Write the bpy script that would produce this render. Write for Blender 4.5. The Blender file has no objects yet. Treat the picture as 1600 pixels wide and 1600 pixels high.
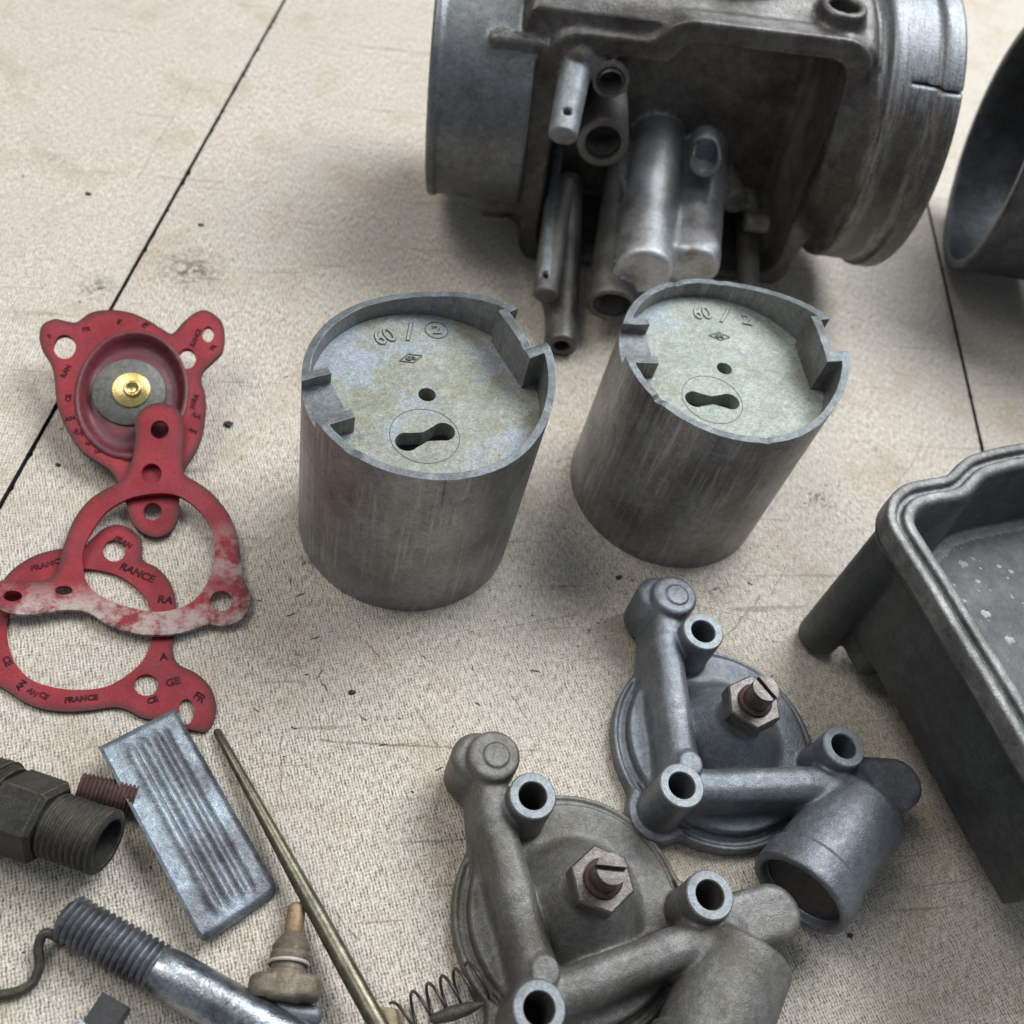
import bpy, bmesh, math, random
import numpy as np
import openvdb as vdb
from mathutils import Vector, Matrix, noise as mnoise
from mathutils.geometry import delaunay_2d_cdt
random.seed(7)
S = bpy.context.scene
COL = S.collection
U = 0.01                      # everything below is laid out in centimetres, meshes are stored in metres
R_ = math.radians
PI = math.pi

# ---------------------------------------------------------------- camera, light, exposure
FPX, CAMZ = 1529.0, 15.3
CM = np.array([[0.97338376, 0, -0.22918127], [-0.13305103, 0.81422509, -0.56509727], [0.18660514, 0.58054931, 0.79255348]])
cam = bpy.data.cameras.new('camera'); camo = bpy.data.objects.new('camera', cam); COL.objects.link(camo)
cam.sensor_width = 36; cam.lens = 36 * FPX / 1600; cam.clip_start = 0.005; cam.clip_end = 20
mw = Matrix.Identity(4)
for i in range(3):
    for j in range(3): mw[i][j] = CM[i][j]
mw[2][3] = CAMZ * U
camo.matrix_world = mw
cam.dof.use_dof = True; cam.dof.focus_distance = 0.150; cam.dof.aperture_fstop = 26.0
S.camera = camo

W = bpy.data.worlds.new('World'); S.world = W; W.use_nodes = True
bg = W.node_tree.nodes['Background']; bg.inputs[0].default_value = (0.80, 0.88, 1.0, 1); bg.inputs[1].default_value = 0.28

def area(name, loc, target, sx, sy, watts, col):
    l = bpy.data.lights.new(name, 'AREA'); l.shape = 'RECTANGLE'; l.size = sx; l.size_y = sy; l.energy = watts; l.color = col
    o = bpy.data.objects.new(name, l); COL.objects.link(o); o.location = loc
    o.rotation_euler = (Vector(target) - Vector(loc)).to_track_quat('-Z', 'Y').to_euler()
    return o
area('window_light', (0.42, 0.44, 0.66), (0.08, 0.10, 0), 0.54, 0.44, 9.2, (0.94, 0.97, 1.0))
area('fill_light', (-0.38, 0.34, 0.75), (0.03, 0.10, 0), 0.40, 0.40, 3.0, (1.0, 0.95, 0.88))  # added fill lamp from the upper left, stands for no known ceiling fixture

S.view_settings.view_transform = 'Standard'; S.view_settings.look = 'None'
S.view_settings.exposure = 0.05; S.view_settings.gamma = 1.0
S.cycles.use_denoising = True
S.cycles.max_bounces = 6; S.cycles.diffuse_bounces = 3; S.cycles.glossy_bounces = 3

def at(px, py, z=0.0):
    """the point at height z (cm) seen at this place of the 1600 px photograph"""
    v = CM @ np.array([px - 800.0, 800.0 - py, -FPX]); t = (z - CAMZ) / v[2]
    return Vector((v[0] * t, v[1] * t, z))

# ---------------------------------------------------------------- object helpers
def link(name, me, parent=None, mat=None, loc=None, rot=None, **props):
    o = bpy.data.objects.new(name, me); COL.objects.link(o)
    if parent: o.parent = parent
    if loc is not None: o.location = Vector(loc) * U
    if rot is not None: o.rotation_euler = rot
    if mat is not None and me is not None and len(me.materials) == 0: me.materials.append(mat)
    for k, v in props.items(): o[k] = v
    return o
def thing(name, label, cat, loc=(0, 0, 0), rot=(0, 0, 0), group=None):
    o = link(name, None, loc=loc, rot=rot); o.empty_display_size = 0.01
    o['label'] = label; o['category'] = cat
    if group: o['group'] = group
    return o
def tag(o, label, cat, group=None):
    o['label'] = label; o['category'] = cat
    if group: o['group'] = group
    return o
def copy_tree(o, parent=None):
    c = o.copy(); COL.objects.link(c); c.parent = parent
    for ch in list(o.children): copy_tree(ch, c)
    return c
def bm_mesh(bm, smooth=True, sharp=35):
    bmesh.ops.recalc_face_normals(bm, faces=bm.faces)
    for f in bm.faces: f.smooth = smooth
    if smooth:
        for e in bm.edges:
            if len(e.link_faces) == 2 and e.calc_face_angle(0) > R_(sharp): e.smooth = False
    for v in bm.verts: v.co *= U
    me = bpy.data.meshes.new('m'); bm.to_mesh(me); bm.free(); return me
def frame(p, d, up=(0, 0, 1)):
    d = Vector(d).normalized(); up = Vector(up)
    if abs(d.dot(up)) > 0.98: up = Vector((0, 1, 0))
    x = up.cross(d).normalized(); y = d.cross(x)
    m = Matrix((x, y, d)).transposed().to_4x4(); m.translation = Vector(p); return m
def lathe(bm, prof, m=Matrix(), seg=48, cap0=True, cap1=True, wob=0.0):
    """prof = (radius, height) along the local z of m"""
    rings = []
    for r, h in prof:
        ring = []
        for k in range(seg):
            a = 2 * PI * k / seg
            rr = r * (1 + wob * mnoise.noise(Vector((math.cos(a) * 1.7, math.sin(a) * 1.7, h * 4))))
            ring.append(bm.verts.new(m @ Vector((rr * math.cos(a), rr * math.sin(a), h))))
        rings.append(ring)
    for a, b in zip(rings, rings[1:]):
        for k in range(seg):
            bm.faces.new((a[k], a[(k + 1) % seg], b[(k + 1) % seg], b[k]))
    if cap0: bm.faces.new(rings[0][::-1])
    if cap1: bm.faces.new(rings[-1])
def tube(bm, pts, rad, seg=12, cap=True):
    pts = [Vector(p) for p in pts]; rings = []; prev = None
    for i, p in enumerate(pts):
        d = (pts[min(i + 1, len(pts) - 1)] - pts[max(i - 1, 0)]).normalized()
        if prev is None: x = d.orthogonal().normalized()
        else: x = (prev - d * prev.dot(d)).normalized()
        prev = x; y = d.cross(x); r = rad[i] if isinstance(rad, (list, tuple)) else rad
        rings.append([bm.verts.new(p + (x * math.cos(2 * PI * k / seg) + y * math.sin(2 * PI * k / seg)) * r) for k in range(seg)])
    for a, b in zip(rings, rings[1:]):
        for k in range(seg): bm.faces.new((a[k], a[(k + 1) % seg], b[(k + 1) % seg], b[k]))
    if cap: bm.faces.new(rings[0][::-1]); bm.faces.new(rings[-1])
def smooth_poly(pts, n=6, closed=True):
    out = []; N = len(pts)
    P = [Vector(p) for p in pts]
    rng = range(N if closed else N - 1)
    for i in rng:
        a, b, c, d = (P[(i - 1) % N], P[i], P[(i + 1) % N], P[(i + 2) % N]) if closed else (P[max(i - 1, 0)], P[i], P[i + 1], P[min(i + 2, N - 1)])
        for k in range(n):
            t = k / n
            out.append(0.5 * ((2 * b) + (c - a) * t + (2 * a - 5 * b + 4 * c - d) * t * t + (3 * b - a - 3 * c + d) * t ** 3))
    if not closed: out.append(P[-1])
    return out

# ---------------------------------------------------------------- materials
class NT:
    def __init__(s, name):
        s.m = bpy.data.materials.new(name); s.m.use_nodes = True; s.t = s.m.node_tree; s.b = s.t.nodes['Principled BSDF']
        s.co = s.t.nodes.new('ShaderNodeTexCoord').outputs['Object']
    def n(s, typ, **k):
        nd = s.t.nodes.new(typ)
        for a, v in k.items(): setattr(nd, a, v)
        return nd
    def L(s, a, b): s.t.links.new(a, b)
    def map(s, scale=(1, 1, 1), rot=(0, 0, 0), loc=(0, 0, 0), src=None):
        nd = s.n('ShaderNodeMapping'); nd.inputs['Scale'].default_value = scale; nd.inputs['Rotation'].default_value = rot
        nd.inputs['Location'].default_value = loc; s.L(src or s.co, nd.inputs[0]); return nd.outputs[0]
    def noise(s, scale, detail=4, rough=0.6, vec=None, dist=0.0):      # scale per centimetre
        nd = s.n('ShaderNodeTexNoise'); nd.inputs['Scale'].default_value = scale * 100; nd.inputs['Detail'].default_value = detail
        nd.inputs['Roughness'].default_value = rough; nd.inputs['Distortion'].default_value = dist
        s.L(vec or s.co, nd.inputs['Vector']); return nd.outputs['Fac']
    def ramp(s, fac, stops):
        nd = s.n('ShaderNodeValToRGB'); cr = nd.color_ramp
        while len(cr.elements) < len(stops): cr.elements.new(0.5)
        for e, (p, c) in zip(cr.elements, stops):
            e.position = p; e.color = (c, c, c, 1) if isinstance(c, (int, float)) else (*c, 1)
        s.L(fac, nd.inputs[0]); return nd.outputs[0]
    def mix(s, fac, a, b, mode='MIX'):
        nd = s.n('ShaderNodeMix', data_type='RGBA', blend_type=mode)
        for sock, v in ((nd.inputs[0], fac), (nd.inputs[6], a), (nd.inputs[7], b)):
            if isinstance(v, (int, float)): sock.default_value = v
            elif isinstance(v, tuple): sock.default_value = (*v, 1)
            else: s.L(v, sock)
        return nd.outputs[2]
    def math(s, op, a, b=None):
        nd = s.n('ShaderNodeMath', operation=op)
        for i, v in enumerate((a, b)):
            if v is None: continue
            if isinstance(v, (int, float)): nd.inputs[i].default_value = v
            else: s.L(v, nd.inputs[i])
        return nd.outputs[0]
    def bump(s, h, dist, strength=1.0, normal=None):
        nd = s.n('ShaderNodeBump'); nd.inputs['Distance'].default_value = dist * U; nd.inputs['Strength'].default_value = strength
        s.L(h, nd.inputs['Height'])
        if normal: s.L(normal, nd.inputs['Normal'])
        return nd.outputs[0]
    def set(s, **k):
        for a, v in k.items():
            sock = s.b.inputs[a.replace('_', ' ')]
            if isinstance(v, (int, float)): sock.default_value = v
            elif isinstance(v, tuple): sock.default_value = (*v, 1)
            else: s.L(v, sock)
        return s.m

def metal(name, base, alt, dirt, metallic=0.6, rough=(0.35, 0.6), dirt_amt=0.5, s=1.0, grain=0.004, wear=None, round_=0.0, streak=None, scored=False, spots=0.25):
    """worn cast or machined metal: two tones in clouds, dirt in patches, pits, rubbed edges"""
    t = NT(name)
    big = t.noise(0.9 * s, 5, 0.62); mid = t.noise(3.5 * s, 6, 0.7, dist=0.6); fine = t.noise(28 * s, 3, 0.7); pit = t.noise(11 * s, 2, 0.5)
    c = t.mix(t.ramp(mid, [(0.38, 0.0), (0.62, 1.0)]), base, alt)
    c = t.mix(t.math('MULTIPLY', t.ramp(big, [(0.44, 0.0), (0.66, 1.0)]), dirt_amt), c, dirt)
    c = t.mix(0.42, c, t.mix(1.0, c, t.ramp(fine, [(0.28, 0.35), (0.72, 1.65)]), 'MULTIPLY'))
    c = t.mix(0.40, c, t.mix(1.0, c, t.ramp(t.noise(8 * s, 6, 0.8), [(0.32, 0.5), (0.68, 1.5)]), 'MULTIPLY'))
    pits = t.ramp(pit, [(0.66, 0.0), (0.74, 1.0)])
    c = t.mix(t.math('MULTIPLY', pits, spots), c, dirt)
    if streak:
        v = t.map(scale=streak); st = t.noise(2.2, 5, 0.75, vec=v)
        c = t.mix(t.ramp(st, [(0.53, 0.0), (0.68, 0.5)]), c, (0.40, 0.39, 0.38))
        c = t.mix(t.ramp(st, [(0.28, 0.7), (0.39, 0.0)]), c, (0.05, 0.05, 0.055))
    if scored:        # fine vertical scoring in a few bands, light lines with dark ones between
        lines = t.noise(3.0, 5, 0.75, vec=t.map(scale=(3.6, 3.6, 0.16))); area_ = t.ramp(t.noise(0.75, 3, 0.5, vec=t.map(scale=(1, 1, 0.45), loc=(scored, 0.02, 0))), [(0.44, 0.12), (0.55, 1.0)])
        c = t.mix(t.math('MULTIPLY', t.ramp(lines, [(0.52, 0.0), (0.64, 0.65)]), area_), c, (0.48, 0.475, 0.46))
        c = t.mix(t.math('MULTIPLY', t.ramp(lines, [(0.30, 0.85), (0.42, 0.0)]), area_), c, (0.045, 0.045, 0.05))
        nick = t.noise(5, 4, 0.7, vec=t.map(scale=(2.2, 2.2, 1)))
        c = t.mix(t.ramp(nick, [(0.68, 0.0), (0.73, 0.75)]), c, (0.04, 0.038, 0.04))
        c = t.mix(t.ramp(t.noise(1.3, 6, 0.75, vec=t.map(loc=(0.07, 0, 0))), [(0.57, 0.0), (0.68, 0.45)]), c, (0.10, 0.078, 0.07))
    nrm = None
    if round_:
        bv = t.n('ShaderNodeBevel', samples=4); bv.inputs['Radius'].default_value = round_ * U; nrm = bv.outputs[0]
        if wear:
            g = t.n('ShaderNodeNewGeometry')
            vm = t.n('ShaderNodeVectorMath', operation='DOT_PRODUCT'); t.L(g.outputs['Normal'], vm.inputs[0]); t.L(nrm, vm.inputs[1])
            ed = t.math('MULTIPLY', t.ramp(vm.outputs['Value'], [(0.90, 1.0), (0.995, 0.0)]), t.ramp(t.noise(7, 4, 0.7), [(0.4, 0.1), (0.62, 1.0)]))
            c = t.mix(ed, c, wear)
    rg = t.ramp(t.noise(2.2 * s, 4, 0.7), [(0.3, rough[0]), (0.7, rough[1])])
    h = t.math('ADD', t.math('MULTIPLY', fine, 1.0), t.math('MULTIPLY', t.noise(9 * s, 4, 0.7), 1.6))
    b = t.bump(h, grain * 1.15, 1.0, nrm)
    return t.set(Base_Color=c, Metallic=metallic, Roughness=rg, Normal=b)

M_slide = metal('zinc_sleeve', (0.25, 0.256, 0.262), (0.31, 0.31, 0.305), (0.145, 0.127, 0.12), 0.7, (0.33, 0.48), 0.65, 1.0, 0.0035,
                wear=(0.36, 0.39, 0.41), round_=0.022, scored=0.013)
M_slide2 = metal('zinc_sleeve_stained', (0.22, 0.225, 0.225), (0.285, 0.285, 0.275), (0.13, 0.11, 0.098), 0.65, (0.34, 0.5), 0.85, 0.8, 0.0035, wear=(0.36, 0.39, 0.41), round_=0.022, scored=0.061)
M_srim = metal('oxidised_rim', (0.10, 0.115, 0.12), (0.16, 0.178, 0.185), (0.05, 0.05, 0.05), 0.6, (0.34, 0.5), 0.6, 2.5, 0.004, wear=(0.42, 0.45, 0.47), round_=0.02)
M_cover = metal('cast_zinc_grey', (0.15, 0.168, 0.188), (0.21, 0.228, 0.25), (0.09, 0.092, 0.094), 0.55, (0.38, 0.54), 0.6, 1.2, 0.005)
M_cover2 = metal('cast_zinc_brownish', (0.135, 0.135, 0.128), (0.195, 0.19, 0.178), (0.085, 0.076, 0.058), 0.45, (0.42, 0.58), 0.9, 1.2, 0.006)
M_ring = metal('machined_boss_face', (0.2, 0.225, 0.24), (0.29, 0.315, 0.335), (0.12, 0.12, 0.105), 0.5, (0.42, 0.58), 0.5, 3.0, 0.003)
M_body = metal('sooty_cast_zinc', (0.085, 0.083, 0.078), (0.14, 0.136, 0.127), (0.036, 0.03, 0.025), 0.6, (0.32, 0.56), 0.8, 0.8, 0.006)
M_bodyd = metal('tarnished_chamber', (0.14, 0.13, 0.116), (0.21, 0.195, 0.175), (0.05, 0.043, 0.036), 0.35, (0.38, 0.58), 0.8, 1.0, 0.006)
M_spig = metal('rubbed_spigot', (0.14, 0.152, 0.158), (0.19, 0.2, 0.21), (0.07, 0.066, 0.06), 0.6, (0.36, 0.54), 0.5, 0.8, 0.004)
M_well = metal('bright_well', (0.5, 0.53, 0.555), (0.6, 0.62, 0.64), (0.2, 0.165, 0.12), 0.6, (0.3, 0.46), 0.7, 1.5, 0.005)
M_bowl = metal('bowl_grey', (0.048, 0.051, 0.053), (0.074, 0.078, 0.08), (0.032, 0.032, 0.031), 0.25, (0.42, 0.58), 0.5, 1.0, 0.004)
M_bowli = metal('bowl_inside', (0.125, 0.132, 0.13), (0.18, 0.187, 0.183), (0.08, 0.08, 0.076), 0.35, (0.36, 0.56), 0.5, 0.8, 0.006)
M_bowlr = metal('bowl_rim', (0.15, 0.155, 0.15), (0.24, 0.243, 0.235), (0.06, 0.06, 0.055), 0.5, (0.38, 0.56), 0.6, 1.2, 0.005)
M_steel = metal('stud_steel', (0.24, 0.265, 0.29), (0.38, 0.41, 0.44), (0.05, 0.045, 0.04), 0.9, (0.14, 0.34), 0.75, 1.5, 0.003)
M_thread = metal('stud_thread', (0.1, 0.108, 0.12), (0.18, 0.19, 0.21), (0.04, 0.037, 0.035), 0.7, (0.35, 0.55), 0.7, 2.0, 0.003)
M_plate = metal('throttle_plate', (0.16, 0.195, 0.225), (0.26, 0.3, 0.335), (0.055, 0.045, 0.052), 0.65, (0.32, 0.5), 0.85, 1.2, 0.006, spots=0.5)
M_brassd = metal('dirty_brass', (0.055, 0.052, 0.042), (0.1, 0.093, 0.07), (0.018, 0.017, 0.016), 0.5, (0.4, 0.62), 0.85, 1.6, 0.008)
M_fit = metal('blackened_union', (0.022, 0.021, 0.018), (0.045, 0.042, 0.033), (0.012, 0.011, 0.01), 0.25, (0.42, 0.62), 0.8, 1.6, 0.010, wear=(0.20, 0.175, 0.11), round_=0.03)
M_needle = metal('needle_brass', (0.10, 0.095, 0.07), (0.19, 0.175, 0.12), (0.045, 0.045, 0.038), 0.75, (0.27, 0.42), 0.6, 1.2, 0.002)
M_jet = metal('jet_brass', (0.24, 0.165, 0.085), (0.34, 0.25, 0.14), (0.1, 0.07, 0.045), 0.35, (0.42, 0.6), 0.6, 2.0, 0.004)
M_jetd = metal('stained_jet', (0.15, 0.12, 0.085), (0.24, 0.20, 0.145), (0.06, 0.05, 0.04), 0.4, (0.38, 0.58), 0.8, 2.0, 0.006)
M_brass = metal('bright_brass', (0.62, 0.48, 0.17), (0.72, 0.58, 0.26), (0.3, 0.24, 0.1), 0.9, (0.2, 0.35), 0.4, 2.0, 0.002)
M_nut = metal('old_nut', (0.115, 0.105, 0.097), (0.18, 0.165, 0.152), (0.06, 0.035, 0.03), 0.75, (0.28, 0.45), 0.5, 2.5, 0.004, wear=(0.28, 0.27, 0.255), round_=0.02)
M_rust = metal('rust', (0.052, 0.027, 0.023), (0.1, 0.052, 0.044), (0.035, 0.02, 0.018), 0.3, (0.45, 0.65), 0.5, 3.0, 0.006)
M_wire = metal('spring_wire', (0.055, 0.05, 0.05), (0.10, 0.09, 0.085), (0.03, 0.025, 0.02), 0.7, (0.35, 0.5), 0.4, 2.0, 0.002)
M_black = metal('black_block', (0.018, 0.018, 0.02), (0.03, 0.03, 0.032), (0.012, 0.012, 0.012), 0.1, (0.4, 0.55), 0.4, 2.0, 0.003)
M_disc = metal('diaphragm_disc', (0.10, 0.10, 0.09), (0.155, 0.155, 0.14), (0.10, 0.09, 0.08), 0.3, (0.4, 0.6), 0.5, 2.0, 0.004)
M_cork = metal('varnished_stub', (0.30, 0.24, 0.15), (0.38, 0.31, 0.2), (0.14, 0.10, 0.06), 0.1, (0.45, 0.6), 0.5, 2.0, 0.006)
M_soot = metal('dry_soot', (0.055, 0.053, 0.05), (0.085, 0.08, 0.074), (0.02, 0.018, 0.016), 0.1, (0.6, 0.8), 0.5, 2.0, 0.005)
M_oring = metal('pale_ring', (0.42, 0.37, 0.34), (0.5, 0.45, 0.42), (0.3, 0.25, 0.22), 0.0, (0.4, 0.5), 0.3, 3.0, 0.002)
M_grit = metal('grit', (0.03, 0.03, 0.025), (0.06, 0.055, 0.045), (0.02, 0.02, 0.02), 0.0, (0.6, 0.8), 0.4, 4.0, 0.004)
M_grime = metal('grime_line', (0.075, 0.075, 0.065), (0.11, 0.11, 0.10), (0.06, 0.055, 0.05), 0.0, (0.5, 0.7), 0.3, 3.0, 0.002)
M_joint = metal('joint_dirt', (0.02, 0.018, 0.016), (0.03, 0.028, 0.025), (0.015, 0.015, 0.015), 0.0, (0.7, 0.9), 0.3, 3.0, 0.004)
M_print = metal('black_print', (0.022, 0.008, 0.012), (0.05, 0.014, 0.02), (0.14, 0.025, 0.03), 0.0, (0.6, 0.8), 0.7, 5.0, 0.002)
M_print.node_tree.nodes['Principled BSDF'].inputs['Specular IOR Level'].default_value = 0.1

def spigot_mat(name):
    t = NT(name)
    big = t.noise(0.8, 5, 0.65); mid = t.noise(4, 6, 0.75, dist=0.5); fine = t.noise(24, 3, 0.7)
    sx = t.n('ShaderNodeSeparateXYZ'); t.L(t.co, sx.inputs[0])
    st = t.noise(2.5, 6, 0.8, vec=t.map(scale=(6, 0.6, 0.6)))
    xw = t.math('ADD', sx.outputs[0], t.math('MULTIPLY', t.math('SUBTRACT', t.noise(1.2, 3, 0.6), 0.5), 0.004))
    band = t.ramp(t.math('MULTIPLY', t.math('SUBTRACT', xw, 0.034), 62.5), [(0.0, 0.0), (0.10, 0.9), (0.24, 0.5), (0.32, 0.06), (0.52, 0.06), (0.60, 0.75), (0.74, 0.5), (0.82, 0.05), (0.95, 0.4)])
    c = t.mix(t.ramp(mid, [(0.38, 0.0), (0.62, 1.0)]), (0.060, 0.052, 0.043), (0.095, 0.086, 0.075))
    c = t.mix(t.math('MULTIPLY', band, t.ramp(st, [(0.40, 0.1), (0.62, 1.0)])), c, (0.30, 0.29, 0.27))
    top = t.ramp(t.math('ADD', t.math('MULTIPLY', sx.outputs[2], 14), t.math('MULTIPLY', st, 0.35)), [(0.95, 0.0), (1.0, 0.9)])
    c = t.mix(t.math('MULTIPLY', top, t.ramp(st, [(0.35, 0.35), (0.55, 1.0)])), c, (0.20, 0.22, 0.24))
    c = t.mix(t.ramp(t.noise(3.2, 6, 0.8, vec=t.map(scale=(5, 0.5, 0.5), loc=(0.2, 0, 0))), [(0.58, 0.0), (0.70, 0.8)]), c, (0.035, 0.03, 0.026))
    c = t.mix(0.7, c, t.mix(1.0, c, t.ramp(fine, [(0.28, 0.4), (0.72, 1.6)]), 'MULTIPLY'))
    b = t.bump(t.math('ADD', fine, t.noise(9, 4, 0.7)), 0.006)
    return t.set(Base_Color=c, Metallic=0.5, Roughness=t.ramp(mid, [(0.3, 0.34), (0.7, 0.54)]), Normal=b)
M_spigr = spigot_mat('banded_spigot')
def face_mat(name, a, b, blue, bias):
    t = NT(name)
    big = t.noise(0.75, 5, 0.6, vec=t.map(loc=(0.003, 0.001, 0.02))); mid = t.noise(2.2, 6, 0.7, dist=0.8); fine = t.noise(26, 3, 0.75)
    c = t.mix(t.ramp(mid, [(0.40, 0.0), (0.60, 1.0)]), a, b)
    c = t.mix(t.math('MULTIPLY', t.ramp(big, [(bias, 0.0), (bias + 0.10, 1.0)]), 0.8), c, blue)
    c = t.mix(t.math('MULTIPLY', t.ramp(t.noise(1.5, 6, 0.75, vec=t.map(loc=(0.05, 0, 0))), [(0.55, 0.0), (0.64, 1.0)]), 0.55), c, (0.21, 0.20, 0.13))
    c = t.mix(t.math('MULTIPLY', t.ramp(t.noise(7, 4, 0.7), [(0.60, 0.0), (0.68, 1.0)]), 0.4), c, (0.16, 0.16, 0.13))
    c = t.mix(0.7, c, t.mix(1.0, c, t.ramp(fine, [(0.3, 0.5), (0.7, 1.5)]), 'MULTIPLY'))
    gr = t.noise(10, 6, 0.85)
    c = t.mix(0.6, c, t.mix(1.0, c, t.ramp(gr, [(0.34, 0.55), (0.66, 1.4)]), 'MULTIPLY'))
    c = t.mix(t.ramp(t.noise(14, 5, 0.8, vec=t.map(loc=(0, 0.04, 0))), [(0.63, 0.0), (0.68, 0.7)]), c, (0.10, 0.10, 0.085))
    b = t.bump(t.math('ADD', fine, gr), 0.010)
    return t.set(Base_Color=c, Metallic=0.2, Roughness=0.5, Normal=b)
M_face1 = face_mat('chromated_face_blue', (0.205, 0.215, 0.165), (0.27, 0.285, 0.24), (0.27, 0.315, 0.37), 0.47)
M_face2 = face_mat('chromated_face_green', (0.245, 0.28, 0.245), (0.315, 0.35, 0.315), (0.28, 0.335, 0.37), 0.56)

def red_mat(name, residue=False):
    t = NT(name)
    mid = t.noise(1.1, 5, 0.65); fine = t.noise(22, 3, 0.7)
    c = t.mix(t.ramp(mid, [(0.38, 0.0), (0.62, 1.0)]), (0.20, 0.013, 0.021), (0.285, 0.026, 0.035))
    c = t.mix(t.math('MULTIPLY', t.ramp(t.noise(1.9, 5, 0.7, vec=t.map(loc=(0.02, 0.03, 0))), [(0.50, 0.0), (0.66, 1.0)]), 0.6), c, (0.19, 0.035, 0.055))
    c = t.mix(t.math('MULTIPLY', t.ramp(t.noise(9, 5, 0.8), [(0.60, 0.0), (0.70, 1.0)]), 0.5), c, (0.10, 0.015, 0.02))
    at_ = t.n('ShaderNodeAttribute', attribute_name='edge_grime')
    c = t.mix(t.math('MULTIPLY', at_.outputs['Fac'], 0.85), c, (0.045, 0.022, 0.02))
    if residue:
        ar = t.n('ShaderNodeAttribute', attribute_name='residue')
        k = t.math('MULTIPLY', ar.outputs['Fac'], t.ramp(t.noise(2.6, 7, 0.75), [(0.42, 0.0), (0.58, 1.0)]))
        c = t.mix(t.math('MULTIPLY', k, 0.85), c, (0.44, 0.36, 0.33))
    c = t.mix(0.45, c, t.mix(1.0, c, t.ramp(fine, [(0.3, 0.6), (0.7, 1.4)]), 'MULTIPLY'))
    w = t.n('ShaderNodeTexWave', wave_type='BANDS', bands_direction='DIAGONAL'); w.inputs['Scale'].default_value = 1400; t.L(t.co, w.inputs[0])
    b = t.bump(t.math('ADD', fine, t.math('MULTIPLY', w.outputs['Fac'], 0.5)), 0.004)
    return t.set(Base_Color=c, Roughness=0.45, Specular_IOR_Level=0.22, Normal=b)
M_red = red_mat('red_gasket'); M_red2 = red_mat('red_gasket_residue', True)
M_maroon = metal('maroon_membrane', (0.095, 0.012, 0.018), (0.15, 0.022, 0.03), (0.05, 0.012, 0.016), 0, (0.42, 0.6), 0.5, 1.2, 0.003)

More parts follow.
